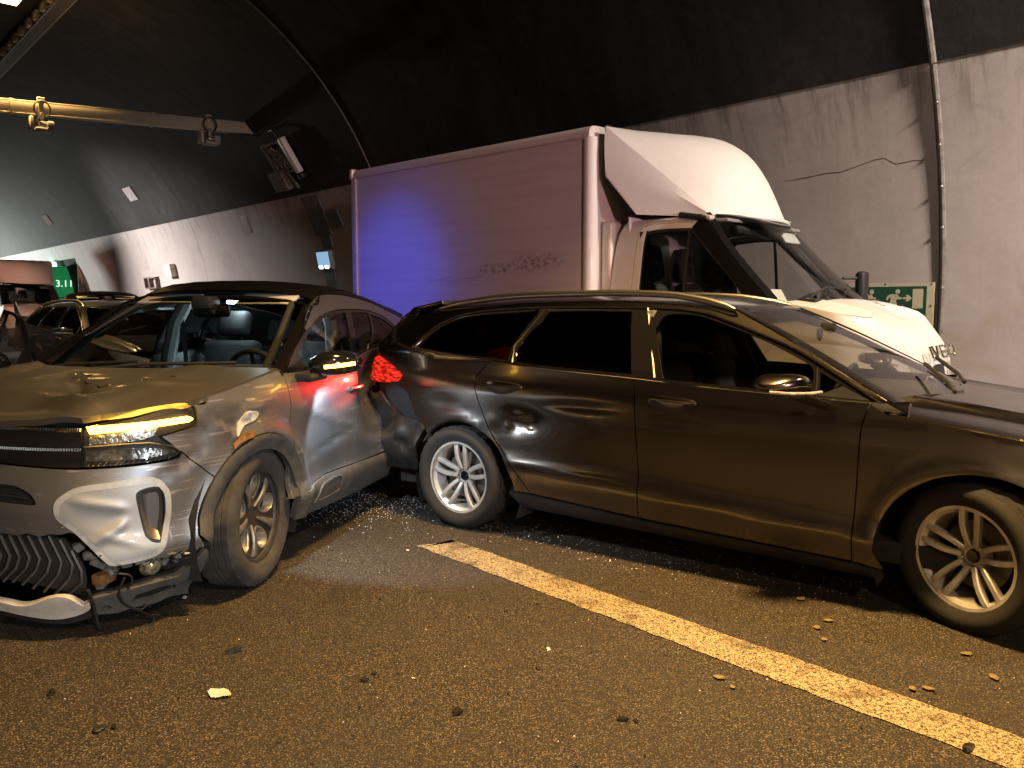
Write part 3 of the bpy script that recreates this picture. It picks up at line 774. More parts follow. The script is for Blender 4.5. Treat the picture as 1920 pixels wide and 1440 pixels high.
l_.new(vo_n.outputs['Distance'], mr_n.inputs[0]); l_.new(mr_n.outputs[0], n_['Principled BSDF'].inputs['Emission Strength'])
def build_wagon():
    car = thing('estate_car', 'dark grey estate car standing across the lane with dented rear door and crushed rear corner', 'car', (WAG[0], WAG[1], 0), R(WAG[2]))
    Rf, Lf = wagon_side.right, wagon_side
    # junction curves
    xr = list(np.linspace(-.46, 1.72, 16)); jr = [joint(wagon_roof, wagon_side, x) for x in xr]
    xs = list(np.linspace(1.70, 2.60, 11)); js = [joint(wagon_screen, wagon_side, x) for x in xs]
    xh = list(np.linspace(2.52, 3.55, 9)); jh = [joint(wagon_hood, wagon_side, x) for x in xh]
    dlo_t = [(-.445, 1.155), (-.385, 1.25), (-.255, 1.332), (-.065, 1.382), (.434, 1.416), (1.19, 1.418), (1.5, 1.397), (1.7, 1.344), (1.893, 1.28), (2.074, 1.211), (2.246, 1.122), (2.49, .986)]
    dlo_b = [(2.49, .986), (2.267, .993), (1.95, 1.004), (1.6, 1.018), (1.23, 1.04), (.626, 1.067), (.255, 1.096), (-.093, 1.123), (-.445, 1.155)]
    A = [(2.49, .986), (2.60, 1.0)]
    top = [(x, z-.002) for x, y, z in js[::-1]] + [(x, z-.002) for x, y, z in jr[::-1]]
    seam_r = [(.255, 1.096), (.194, 1.03), (.152, .977), (.17, .886), (.268, .674), (.40, .513), (.555, .30)]
    seam_m = [(1.235, 1.04), (1.252, .936), (1.266, .774), (1.278, .589), (1.285, .445), (1.272, .262)]
    seam_f = [(2.44, .987), (2.415, .889), (2.408, .789), (2.404, .639), (2.398, .50), (2.392, .373), (2.388, .225)]
    arch_r = arc(.04, .30, .395, 8, 172, 16)
    arch_f = arc(2.89, .30, .405, 0, 180, 18)
    side = path(A, top, [top[-1], (-.62, 1.36), (-.66, 1.25), (-.74, 1.14), (-.80, 1.085)], [(-.80, 1.085), (-.515, .978), (-.566, .90)],
                [(-.566, .90), (-.442, .855), (-.384, .735), (-.325, .66)], [(-.325, .66), (-.25, .60)] , arch_r[::-1][2:], [arch_r[0], (.432, .30)], [(.432, .30), (.555, .30)], seam_r[::-1], dlo_b[6:], dlo_t)
    obj_side = panel('body_side', Rf, side, PAINT_W, car, step=.045)
    panel('body_side', Lf, side, PAINT_W, car, step=.09)
    rd = path(seam_r, [(.555, .30), (1.272, .262)], seam_m[::-1], [(1.235, 1.04), (.626, 1.067), (.255, 1.096)])
    fd = path(seam_m, [(1.272, .262), (2.388, .225)], seam_f[::-1], [(2.44, .987), (2.267, .993), (1.95, 1.004), (1.6, 1.018), (1.235, 1.04)])
    hd = {}
    for nm, ol, hs in (('rear_door', rd, (.24, .50)), ('front_door', fd, (1.335, 1.605))):
        d = panel(nm, Rf, ol, PAINT_W, car, step=.028 if nm == 'rear_door' else .035); d2 = panel(nm, Lf, ol, PAINT_W, car, step=.09)
        for fn, dd in ((Rf, d), (Lf, d2)):
            a, b = hs; zc = .951 if a < 1 else .928
            cup = loop([(a, zc-.005), (a+.04, zc-.04), (a+.13, zc-.056), (b-.03, zc-.03), (b, zc+.005), (b-.06, zc+.018), (a+.05, zc+.024)], 4)
            panel('handle_cup', fn, cup, BLACK, dd, step=.04, gap=0, lip=.004, off=.002)
            P, N = fn(np.linspace(a+.012, b-.006, 9), np.full(9, zc+.006) - np.linspace(0, .008, 9))
            bm = bmesh.new(); tube(bm, [Vector(p + n*(.012+.020*math.sin(math.pi*i/8))) for i, (p, n) in enumerate(zip(P, N))], .014, 8, taper=[.5, .9, 1, 1, 1, 1, 1, .9, .5])
            obj('door_handle', bm, PAINT_W, dd)
    fen = path(seam_f, [(2.388, .225), (2.53, .21)], [(2.485, .30)] + arch_f[::-1], [arch_f[0], (3.32, .30), (3.42, .50), (3.46, .66)], [(3.46, .66), (3.30, .80), (3.1, .865)] , [(x, z-.004) for x, y, z in jh[::-1] if x < 3.12], [(2.52, jh[0][2]-.004), (2.44, .987)])
    sill = path([(.39, .292), (.555, .288), (1.272, .252), (2.38, .216), (2.51, .20)], [(2.51, .20), (2.48, .15)], [(2.48, .15), (.46, .19)], [(.46, .19), (.39, .292)])
    bump = path([(-.80, .82), (-.74, .835), (-.655, .727), (-.435, .688), (-.30, .664)], [(-.30, .664), (-.268, .62), (-.315, .525), (-.352, .34)], [(-.352, .34), (-.48, .325), (-.815, .305), (-.93, .325), (-1.06, .38)], [(-1.06, .38), (-1.70, .38)], [(-1.70, .38), (-1.70, .82)], [(-1.70, .82), (-.80, .82)])
    fb = path([(3.30, .30), (3.34, .18)], [(3.34, .18), (4.36, .16)], [(4.36, .16), (4.36, .50)], [(4.36, .50), (3.75, .50), (3.60, .60), (3.47, .66)], [(3.47, .66), (3.42, .50), (3.32, .30)])
    lamp = loop([(3.47, .66), (3.65, .60), (3.95, .60), (3.9, .69), (3.6, .77), (3.28, .82), (3.34, .74)], 4)
    tail = path([(-1.0, 1.03), (-.93, 1.062), (-.80, 1.083)], [(-.80, 1.083), (-.515, .985), (-.533, .938), (-.585, .912), (-.80, .905), (-1.05, .93)], [(-1.05, .93), (-1.0, 1.03)])
    tg = path([(-.84, 1.09), (-.70, 1.15)], [(-.70, 1.15), (-.66, 1.26), (-.66, 1.36), (-.70, 1.42)], [(-.70, 1.42), (-1.74, 1.43)], [(-1.74, 1.43), (-1.74, .82)], [(-1.74, .82), (-1.05, .84), (-1.06, .92), (-1.0, 1.04), (-.84, 1.09)])
    rg = loop([(-1.0, 1.10), (-.92, 1.25), (-.88, 1.37), (-1.3, 1.39), (-1.74, 1.39), (-1.74, 1.09), (-1.3, 1.09)], 3)
    for k, fn in enumerate((Rf, Lf)):
        panel('front_fender', fn, fen, PAINT_W, car, step=.04 if k == 0 else .09)
        panel('sill', fn, sill, BLACK, car, step=.06, lip=.06)
        panel('front_bumper', fn, fb, PAINT_W, car, step=.08)
        panel('headlight', fn, lamp, CLEARL, car, step=.06, off=.004)
        panel('tailgate', fn, tg, PAINT_W, car, [], step=.08)
        panel('rear_window', fn, rg, PRIV, car, step=.10, off=.006, lip=.004)
        panel('rear_bumper', (wagon_bumper.right, wagon_bumper)[k], bump, PAINT_WB, car, step=.035 if k == 0 else .09)
        panel('taillight', fn, tail, REDLAMP, car, step=.03, off=.010, lip=.03)
        inner = path([(-1.0, .30), (-.42, .30)], arc(.04, .30, .40, 176, 4, 12), [(.5, .25), (2.45, .2)], arc(2.89, .30, .42, 180, 0, 12), [(3.35, .2), (4.3, .2), (4.3, .6), (3.3, .8), (2.6, .95)], [(2.6, .95), (1.2, 1.01), (-.3, 1.08), (-.7, 1.02), (-1.0, .8), (-1.0, .3)])
        panel('inner_shell', fn, inner, DARKIN, car, step=.12, off=-.055, lip=0)
        # windows: black surround, three panes, bright mouldings
        hq = path([(-.40, 1.163), (-.34, 1.255), (-.235, 1.318), (-.06, 1.365), (.40, 1.397)], [(.40, 1.397), (.46, 1.393), (.375, 1.19)], [(.375, 1.19), (.385, 1.105)], [(.385, 1.105), (-.09, 1.135), (-.40, 1.163)])
        hr = path([(.545, 1.396), (.8, 1.402), (1.10, 1.400)], [(1.10, 1.400), (1.22, 1.06)], [(1.22, 1.06), (.63, 1.083), (.45, 1.097)], [(.45, 1.097), (.43, 1.19), (.545, 1.396)])
        hf = path([(1.285, 1.31), (1.315, 1.378), (1.40, 1.388), (1.52, 1.378), (1.70, 1.325), (1.893, 1.262), (2.05, 1.195)], [(2.05, 1.195), (2.16, 1.13), (2.17, 1.012)], [(2.17, 1.012), (1.95, 1.02), (1.6, 1.035), (1.41, 1.043)], [(1.41, 1.043), (1.285, 1.31)])
        ht = path([(2.20, 1.115), (2.23, 1.10), (2.44, .998)], [(2.44, .998), (2.21, 1.008)], [(2.21, 1.008), (2.20, 1.115)])
        panel('window_trim', fn, path(dlo_t, dlo_b), GLOSSB, car, [hq, hr, hf, ht], step=.05, gap=.001, lip=.012, off=-.004)
        for nm, h, g in (('rear_side_window', hq, PRIV), ('rear_side_window', hr, PRIV), ('front_side_window', hf, TINT), ('quarter_light', ht, TINT)):
            panel(nm, fn, h, g, car, step=.09, gap=-.012, lip=.003, off=-.010)
        strip('window_moulding', fn, dlo_t, .006, CHROME, car, off=.003)
        strip('window_moulding', fn, dlo_b, .005, CHROME, car, off=.003)
        strip('window_moulding', fn, [(.508, 1.412), (.40, 1.184), (.425, 1.09)], .006, CHROME, car, off=.002, smooth=False)
        strip('window_moulding', fn, [(1.195, 1.416), (1.36, 1.045)], .007, pmat('bronze_trim', (.20, .18, .15), .45, .6), car, off=.002, smooth=False)
        strip('window_moulding', fn, [(2.185, 1.135), (2.20, 1.0)], .007, CHROME, car, off=.002, smooth=False)
        # roof rail
        rx = np.linspace(-.42, 1.74, 22); J = [joint(wagon_roof, wagon_side, x) for x in rx]; sg = -1 if k == 0 else 1
        up = np.clip(np.minimum((rx+.42)/.5, (1.74-rx)/.45), 0, 1)**.6*.030 + .004
        bm = bmesh.new(); tube(bm, [Vector((x, sg*(y-.055), wagon_roof.H(np.array(x), np.array(y-.055))+u)) for (x, y, z), u in zip(J, up)], .021, 10, taper=[.3]+[.85]+[1]*18+[.85]+[.3]); obj('roof_rail', bm, SATIN, car)
    yr = [j[1] for j in jr]
    roofo = [(x, -y) for x, y, z in jr] + [(1.76, -.3), (1.77, 0), (1.76, .3)] + [(x, y) for x, y, z in jr[::-1]]
    panel('roof', wagon_roof, roofo, PAINT_W, car, step=.10, gap=.001)
    ss = [(x, -y+.004) for x, y, z in js if x < 2.56] + [(2.66, -.40), (2.715, -.15), (2.72, 0), (2.715, .15), (2.66, .40)] + [(x, y-.004) for x, y, z in js[::-1] if x < 2.56]
    panel('windscreen', wagon_screen, ss, glass('screen_glass', (.78, .80, .78)), car, step=.10, gap=.002, lip=.004, off=-.006)
    for sg in (-1, 1):
        pil = [(x, sg*(y-.002)) for x, y, z in js] + [(x, sg*(y-.075-.02*(x-1.78))) for x, y, z in js[::-1]]
        panel('screen_pillar', wagon_screen, pil, GLOSSB, car, step=.06, gap=0, lip=.02, off=.004)
    hoodo = [(x, -y+.003) for x, y, z in jh] + [(3.66, -.45), (3.72, -.2), (3.72, 0), (3.72, .2), (3.66, .45)] + [(x, y-.003) for x, y, z in jh[::-1]] + [(2.60, .55), (2.69, .25), (2.70, 0), (2.69, -.25), (2.60, -.55)]
    panel('bonnet', wagon_hood, hoodo, PAINT_W, car, step=.05)
    bm = bmesh.new()
    for dx, yy in ((.0, .10), (.02, -.50)):
        tube(bm, [(2.72+dx, yy, 1.02), (2.68+dx, yy+.10, 1.055), (2.52+dx, yy+.48, 1.10+.02)], .011, 6)
    obj('wiper', bm, BLACK, car)
    bm = bmesh.new(); rbox(bm, (2.72, 0, .955), (.14, 1.1, .02), .008); obj('cowl', bm, BLACK, car)
    bm = bmesh.new(); rbox(bm, (-.60, 0, 1.432), (.26, .94, .03), .012, 2, Matrix.Rotation(R(-10), 3, 'Y')); obj('spoiler', bm, PAINT_W, car)
    bm = bmesh.new(); rbox(bm, (3.80, 0, .60), (.05, 1.0, .22), .02); g = obj('grille', bm, BLACK, car)
    for z in (.53, .57, .61, .65, .69):
        bm = bmesh.new(); rbox(bm, (3.83, 0, z), (.012, .96, .010), .003, 1); obj('grille_bar', bm, CHROME, g)
    # mirrors
    for sg in (-1, 1):
        bm = bmesh.new()
        rows = []
        for u, hx, zt, zb in ((0, .02, 1.052, 1.042), (.03, .07, 1.085, 1.035), (.09, .10, 1.112, 1.032), (.15, .105, 1.116, 1.032), (.20, .09, 1.100, 1.036), (.235, .05, 1.075, 1.045), (.245, .012, 1.062, 1.052)):
            y = sg*(.895+.02 + u); xc = 2.14 - .10*(u/.245)
            zc, hz = (zt+zb)/2, (zt-zb)/2
            rows.append([Vector((xc + hx*math.copysign(abs(math.cos(t))**.7, math.cos(t)), y, zc + hz*math.copysign(abs(math.sin(t))**.7, math.sin(t)))) for t in np.linspace(0, 2*math.pi, 20, endpoint=False)])
        g = loftgrid(bm, rows, True); bm.faces.new(g[0]); bm.faces.new(g[-1])
        mr = obj('wing_mirror', bm, PAINT_W, car, angle=70)
        bm = bmesh.new(); rows = []
        for t in np.linspace(0, 1, 8):
            c = Vector((2.13 + .14*t, sg*(1.05 - .17*t), 1.022 - .075*t)); rows.append([c + Vector((.075*math.cos(a)*(1-.3*t), 0, .020*math.sin(a))) + Vector((0, .05*math.sin(a)*t*sg*0, 0)) for a in np.linspace(0, 2*math.pi, 14, endpoint=False)])
        g = loftgrid(bm, rows, True); bm.faces.new(g[0]); bm.faces.new(g[-1]); obj('mirror_foot', bm, PAINT_W, mr)
        bm = bmesh.new(); tube(bm, [(2.24, sg*.955, 1.030), (2.225, sg*1.06, 1.032), (2.15, sg*1.152, 1.034), (2.06, sg*1.155, 1.036)], .007, 8); obj('mirror_indicator', bm, CLEARL, mr)
    # interior
    bm = bmesh.new(); rbox(bm, (1.2, 0, .27), (3.6, 1.56, .10), 0); rbox(bm, (2.95, 0, .62), (.9, 1.0, .45), .02); obj('floor_pan', bm, DARKIN, car)
    seat(car, 1.55, -.38); seat(car, 1.55, .38); 
    seat(car, .62, -.40, w=.48); seat(car, .62, .40, w=.48)
    bm = bmesh.new(); rbox(bm, (2.32, 0, .86), (.50, 1.42, .22), .06, 3); obj('dashboard', bm, DARKIN, car)
    steering(car, 2.02, .38, .90)
    bm = bmesh.new(); rbox(bm, (1.98, 0, 1.27), (.03, .24, .075), .02, 2, Matrix.Rotation(R(15), 3, 'Z')); rbox(bm, (2.03, 0, 1.31), (.08, .05, .05), .01); obj('rear_view_mirror', bm, BLACK, car)
    bm = bmesh.new(); rbox(bm, (.4, 0, 1.41), (1.7, .9, .02), .008); obj('headliner', bm, DARKIN, car)
    for sg in (-1, 1):
        bm = bmesh.new(); tube(bm, [(1.22, sg*.62, 1.39), (1.26, sg*.70, 1.20), (1.33, sg*.78, 1.0), (1.34, sg*.80, .7)], .045, 8); obj('inner_pillar', bm, pmat('grey_trim', (.10, .10, .10), .8), car)
    # wheels
    for x, sg in ((0, -1), (0, 1), (2.89, -1), (2.89, 1)):
        make_wheel(car, (x, sg*.80, .333 if x == 0 else .325), sg, -27 if x else 0, .335, .232, .235, 'double', RUBBER)
        well(car, x+(.04 if x == 0 else 0), .30, .43, sg*.55, sg*.86)
    # torn flap and clips behind the bumper
    bm = bmesh.new(); rbox(bm, (-.62, -.70, .80), (.42, .06, .20), .03); rbox(bm, (-.50, -.72, .62), (.30, .05, .25), .02); obj('bumper_carrier', bm, BLACK, car)
    # lit tail lamp
    l = light('SPOT', 'taillight_bulb', (0, 0, 0), 34.0, (1, .02, .015), shadow_soft_size=.03, spot_size=R(64), spot_blend=.7); l.parent = car; l.location = (-.476, -1.034, 1.0); l.rotation_euler = Vector((-.08, -.33, -.02)).to_track_quat('-Z', 'Y').to_euler()
    return car
wagon = build_wagon()
# ================================================================ crashed grey suv
SUV = (-1.444, 6.877, -104.5)
PAINT_S = pmat('grey_metallic', (.27, .28, .30), .27, .92, .6, noise=(900, .2))
PAINT_SD = scratched('grey_metallic_scratched', (.27, .28, .30), .29, .88, .5, .9)
INSERTM = scratched('silver_insert_paint', (.40, .42, .44), .36, .5, .4, .35, (.40, .40, .40))
AMBER = emis('amber_light', (1.0, .50, .04), 22)
BLUEW = emis('cool_dome_light', (.72, .95, 1.0), 26)
def build_suv():
    car = thing('crashed_suv', 'silver grey car with torn front bumper, dented bonnet and glowing amber headlight strip', 'car', (SUV[0], SUV[1], 0), R(SUV[2]))
    Lf, Rf = suv_side, suv_side.right; SM = suv_side.smax
    xr = list(np.linspace(-.15, 1.72, 15)); jr = [joint(suv_roof, suv_side, x) for x in xr]
    xs = list(np.linspace(1.80, 2.46, 8)); js = [joint(suv_screen, suv_side, x) for x in xs]
    xh = list(np.linspace(2.46, 3.06, 7)); jh = [joint(suv_hood, suv_side, x) for x in xh]
    tail_c = [(-.15, jr[0][2]), (-.20, 1.30), (-.23, 1.20), (-.30, 1.05), (-.42, .95), (-.55, .75), (-.55, .40)]
    dlo_t = [(2.40, 1.075), (2.258, 1.173), (2.016, 1.285), (1.776, 1.366), (1.63, 1.391), (1.361, 1.408), (.93, 1.395), (.60, 1.35), (.42, 1.27), (.40, 1.20)]
    dlo_b = [(.40, 1.20), (.62, 1.155), (1.05, 1.11), (1.42, 1.078), (1.876, 1.070), (2.25, 1.068), (2.40, 1.075)]
    seam_f = [(2.44, 1.072), (2.447, .904), (2.462, .729), (2.459, .392)]
    clad_t = [(2.459, .392), (2.333, .401), (2.124, .431), (1.994, .439), (1.513, .425)]
    seam_b = [(1.43, 1.077), (1.405, .9), (1.39, .7), (1.385, .424)]
    rd_b = [(1.385, .424), (.60, .41), (.46, .42)]
    rear_arch = arc(.02, .36, .43, 15, 170, 14)
    arch_o = arc(2.765, .36, .432, 4, 176, 20)
    top = [(x, z-.002) for x, y, z in js[::-1]] + [(x, z-.002) for x, y, z in jr[::-1]]
    side = path([dlo_t[0], (2.47, 1.085)], top, tail_c, [tail_c[-1], (-.42, .40)], rear_arch[::-1], [rear_arch[0], (.46, .42)], [(.46, .42), (.50, .7), (.60, .95), (.62, 1.155)], [(.62, 1.155), (.40, 1.20)], dlo_t[::-1])
    rail_l = [(-.15, 1.30), (.20, 1.37), (.444, 1.405), (.709, 1.446), (1.236, 1.499), (1.60, 1.502), (1.80, 1.455), (1.95, 1.375), (2.03, 1.30)]
    blk = path(rail_l, [(2.03, 1.30), (2.016, 1.285)], [(2.016, 1.285), (2.258, 1.173), (2.40, 1.075), (2.47, 1.085)], top, [top[-1], (-.15, 1.30)])
    side = path(rail_l, [(2.03, 1.30), (2.016, 1.285)], dlo_t[2:], dlo_b[:2], [(.62, 1.155), (.60, .95), (.50, .7), (.46, .42)], [(.46, .42), rear_arch[0]], rear_arch, [(-.42, .40), tail_c[-1]], tail_c[::-1][:-2], [tail_c[1], (-.15, 1.30)])
    for fn_, st_ in ((Lf, .05), (Rf, .09)):
        panel('body_side', fn_, side, PAINT_S, car, step=st_)
        panel('roof_side', fn_, blk, pmat('black_roof_paint', (.005, .0045, .0045), .24, spec=.10, noise=(300, .2)), car, step=st_)
    fd = path(seam_f, clad_t + [(1.385, .424)], seam_b[::-1], [(1.43, 1.077), (1.876, 1.068), (2.25, 1.066), (2.44, 1.072)])
    rd = path(seam_b, rd_b, [(.46, .42), (.50, .7), (.60, .95), (.62, 1.155)], [(.62, 1.155), (1.05, 1.11), (1.43, 1.077)])
    fen = path([(2.44, 1.078), (2.447, .904), (2.462, .729), (2.459, .392)], [(2.459, .392), (2.345, .36)][:1] + arch_o[::-1][3:-4], [arch_o[4], (3.24, .776)], [(3.24, .776), (3.335, .857)], [(3.335, .857), (3.16, .881)], [(3.16, .881), (3.158, .955), (3.168, .985)], [(3.168, .985), (3.10, .984)] + [(x, z-.004) for x, y, z in jh[::-1]])
    win_f = path([(2.20, 1.165), (2.016, 1.262), (1.776, 1.345), (1.63, 1.370), (1.40, 1.386)], [(1.40, 1.386), (1.52, 1.095)], [(1.52, 1.095), (1.876, 1.088), (2.19, 1.085)], [(2.19, 1.085), (2.20, 1.165)])
    win_r = path([(1.30, 1.386), (1.1, 1.386), (.94, 1.376)], [(.94, 1.376), (1.04, 1.128)], [(1.04, 1.128), (1.41, 1.098)], [(1.41, 1.098), (1.30, 1.386)])
    win_q = path([(.89, 1.368), (.62, 1.33), (.47, 1.262), (.45, 1.215)], [(.45, 1.215), (.70, 1.168), (.99, 1.135)], [(.99, 1.135), (.89, 1.368)])
    arch_i = arc(2.765, .34, .372, -3, 183, 20)
    archp = path(arch_o, [arch_o[-1], (2.34, .25)], [(2.34, .25), (2.392, .25)], arch_i[::-1], [arch_i[0], (3.14, .33)], [(3.14, .33), arch_o[0]])
    arch_r = path(arc(.02, .36, .435, 4, 176, 16), [(-.42, .25), (-.36, .25)], arc(.02, .34, .375, 183, -3, 16), [(.40, .25), (.46, .25)])
    sillp = path([(2.459, .388)] + clad_t[1:] + [(1.385, .42), (.60, .405), (.46, .415)], [(.46, .415), (.46, .24)], [(.46, .24), (1.49, .222), (2.139, .24), (2.36, .248)], [(2.36, .248), (2.352, .36), (2.38, .44), (2.459, .388)])
    bead = loop([(2.20, .30), (2.185, .33), (2.14, .392), (2.03, .410), (1.93, .412), (1.885, .395), (1.88, .335), (1.90, .305), (2.05, .295)], 4)
    left_vis = [.035, .035]
    for k, fn in enumerate((Lf, Rf)):
        st = (.034, .10)[k]; pm = (PAINT_SD, PAINT_S)[k]
        panel('front_fender', fn, fen, pm, car, step=st)
        rdp = panel('rear_door', fn, rd, pm, car, step=.06)
        archo = panel('arch_trim', fn, archp, CLADM, car, step=.04 if k == 0 else .09, off=.016, lip=.045)
        panel('arch_trim', fn, arch_r, CLADM, car, step=.06, off=.014, lip=.045)
        so = panel('sill_cladding', fn, sillp, CLADM, car, step=.06, off=.012, lip=.05)
        panel('sill_bead', fn, bead, CLADM, so, [inset(resample(bead, .03), .016)], step=.05, off=.020, lip=.012)
        tr = panel('rear_window_trim', fn, path(dlo_t[5:], dlo_b[:4], [(1.42, 1.078), (1.361, 1.408)]), GLOSSB, car, [win_r, win_q], step=.06, gap=.001, lip=.012, off=-.004)
        for w in (win_r, win_q): panel('rear_side_window', fn, w, PRIV if w is win_q else glass('grey_glass', (.16, .15, .15)), car, step=.1, gap=-.012, lip=.003, off=-.010)
        # front door (the right one stands open)
        if k == 0:
            dp = car; d = panel('front_door', fn, fd, pm, car, step=.034)
        else:
            d = panel('front_door', fn, fd, pm, car, step=.09)
            h = Vector((2.43, -.82, 0)); th = R(60); M = Matrix.Rotation(th, 3, 'Z'); d.location = h - M @ h; d.rotation_euler = (0, 0, th)
            cd = panel('door_card', fn, fd, DARKIN, d, step=.1, off=-.06, lip=0)
        frame = path(dlo_t[:6], [(1.361, 1.408), (1.42, 1.078)], [(1.42, 1.078), (1.876, 1.070), (2.25, 1.068), (2.40, 1.075)])
        panel('window_frame', fn, frame, GLOSSB, d, [win_f], step=.05, gap=.001, lip=.035, off=-.002)
        panel('front_side_window', fn, win_f, CLEAR, d, step=.1, gap=-.012, lip=.003, off=-.010)
        panel('handle_cup', fn, loop([(1.50, .93), (1.70, .925), (1.71, .885), (1.60, .865), (1.49, .885)], 3), BLACK, d, step=.05, gap=0, lip=.003, off=.002)
        P, N = fn(np.linspace(1.48, 1.72, 8), np.full(8, .915)); bm = bmesh.new(); tube(bm, [Vector(p+n*(.008+.022*math.sin(math.pi*i/7))) for i, (p, n) in enumerate(zip(P, N))], .014, 8); obj('door_handle', bm, PAINT_S, d)
        sg = 1 if k == 0 else -1
        bm = bmesh.new(); rows = []
        for u, hx, zt, zb in ((0, .03, 1.10, 1.07), (.03, .085, 1.145, 1.045), (.09, .115, 1.175, 1.035), (.16, .118, 1.178, 1.038), (.21, .10, 1.165, 1.048), (.245, .06, 1.14, 1.07), (.255, .015, 1.115, 1.09)):
            zc, hz = (zt+zb)/2, (zt-zb)/2
            rows.append([Vector((2.19 - .10*(u/.245) + hx*math.copysign(abs(math.cos(t))**.65, math.cos(t)), sg*(.875+u), zc + hz*math.copysign(abs(math.sin(t))**.65, math.sin(t)))) for t in np.linspace(0, 2*math.pi, 20, endpoint=False)])
        g = loftgrid(bm, rows, True); bm.faces.new(g[0]); bm.faces.new(g[-1]); mr = obj('wing_mirror', bm, GLOSSB, d, angle=70)
        bm = bmesh.new(); rbox(bm, (2.24, sg*.90, 1.035), (.20, .12, .045), .018); obj('mirror_foot', bm, BLACK, mr)
        bm = bmesh.new(); tube(bm, [(2.265, sg*1.00, 1.092), (2.235, sg*1.08, 1.100), (2.16, sg*1.134, 1.108)], .010, 8); obj('mirror_indicator', bm, AMBER, mr)
        # inner shell behind the gaps
        inner = path([(-.5, .3), (-.42, .3)], arc(.02, .34, .44, 178, 2, 12), [(.5, .25), (2.30, .25)], arc(2.765, .34, .45, 178, 60, 8), [(2.98, .76), (3.10, .80), (3.2, .86), (3.2, .93)], [(3.2, .93), (2.5, 1.03), (1.4, 1.05), (.6, 1.12), (0, 1.1), (-.4, .9), (-.5, .3)])
        if k == 0: panel('inner_shell', fn, inner, DARKIN, car, step=.14, off=-.07, lip=0)
        # tail
        tl = path([(-.10, 1.06), (-.30, 1.04), (-.62, .98)], [(-.62, .98), (-.62, .84)], [(-.62, .84), (-.2, .93), (-.10, 1.06)])
        panel('taillight', fn, tl, pmat('dark_red_lens', (.12, .01, .01), .2, coat=.6), car, step=.08, off=.008)
        panel('tailgate', fn, path([(-.22, 1.33), (-.25, 1.22), (-.34, 1.04), (-.5, .95), (-.58, .75), (-.58, .35)], [(-.58, .35), (-1.30, .35)], [(-1.30, .35), (-1.30, 1.34)], [(-1.30, 1.34), (-.22, 1.33)]), PAINT_S, car, step=.12)
        # ---- face
        chief = k == 0
        st = .032 if chief else .08
        lampo = path([(3.668, .912), (3.446, .953), (3.296, .980), (3.20, .989)], [(3.20, .989), (3.165, .975), (3.158, .945)], [(3.158, .945), (3.158, .881)], [(3.158, .881), (3.338, .857)], [(3.338, .857), (3.24, .780)], [(3.24, .780), (3.27, .758), (3.459, .748), (3.668, .747)], [(3.668, .747), (3.668, .912)])
        lp = panel('headlight', fn, lampo, BLACK, car, step=.05, off=-.014, lip=.02)
        drl = path([(3.648, .917), (3.45, .926), (3.205, .934)], [(3.205, .934), (3.182, .922), (3.200, .909)], [(3.200, .909), (3.45, .897), (3.632, .886)], [(3.632, .886), (3.648, .917)])
        panel('indicator_strip', fn, drl, AMBER, lp, step=.03, off=.003, lip=.012, gap=0)
        up = path([(3.640, .880), (3.36, .902), (3.36, .862)], [(3.36, .862), (3.45, .845), (3.640, .838)], [(3.640, .838), (3.640, .880)])
        panel('reflector', fn, up, pmat('crumpled_reflector', (.70, .68, .62), .22, .85, noise=(55, .7), bump=(38, 1.0)), lp, step=.02, off=-.004, lip=.01)
        lo = path([(3.655, .815), (3.45, .822), (3.30, .800), (3.26, .778)], [(3.26, .778), (3.42, .768), (3.655, .770)], [(3.655, .770), (3.655, .815)])
        panel('low_beam_lens', fn, lo, pmat('smoked_lens', (.06, .055, .05), .10, .3, coat=1., noise=(30, .8, (.3, .28, .25)), bump=(30, .5)), lp, step=.02, off=-.002, lip=.01)
        strip('lamp_blade', fn, [(3.66, .832), (3.46, .838), (3.39, .836), (3.28, .806), (3.25, .783)], .0055, SATIN, lp, off=.002, smooth=False)
        bm = bmesh.new()
        for i in range(16):
            s = 3.645 - i*.022; P, N = fn(np.array([s, s-.014]), np.array([.752+.0004*i, .766]))
            tube(bm, [Vector(p+n*.004) for p, n in zip(P, N)], .0035, 5)
        obj('lamp_ribs', bm, CHROME, lp)
        cover = path([(3.668, .914), (3.446, .955), (3.296, .982), (3.20, .991)], [(3.20, .991), (3.165, .977), (3.156, .945)], [(3.156, .945), (3.156, .879)], [(3.156, .879), (3.338, .855)], [(3.338, .855), (3.24, .778)], [(3.24, .778), (3.27, .756), (3.459, .746), (3.668, .745)], [(3.668, .745), (3.668, .914)])
        panel('lamp_cover', fn, cover, glass('lamp_glass', (.93, .93, .92)), lp, step=.06, off=.006, lip=.004)
        gr = path([(SM-.001, .936), (4.07, .935), (3.867, .936), (3.672, .915)], [(3.672, .915), (3.672, .746)], [(3.672, .746), (3.731, .746), (4.048, .763), (SM-.001, .767)], [(SM-.001, .767), (SM-.001, .936)])
        gp = panel('grille', fn, gr, GLOSSB, car, step=.06, off=-.012)
        bm = bmesh.new()
        for za, zb in ((.905, .912), (.822, .829)):
            for i in range(44):
                t = i/44; s = 3.675 + t*(SM-.006-3.675); P, N = fn(np.array([s, s]), np.array([za+(zb-za)*t-.006, za+(zb-za)*t+.006])); tube(bm, [Vector(p+n*.002) for p, n in zip(P, N)], .0036, 5)
        obj('grille_studs', bm, CHROME, gp, kind='stuff')
        slot = path([(SM-.001, .676), (4.029, .674), (3.949, .667), (3.886, .638), (3.860, .604)], [(3.860, .604), (3.879, .594), (4.025, .602), (SM-.001, .603)], [(SM-.001, .603), (SM-.001, .676)])
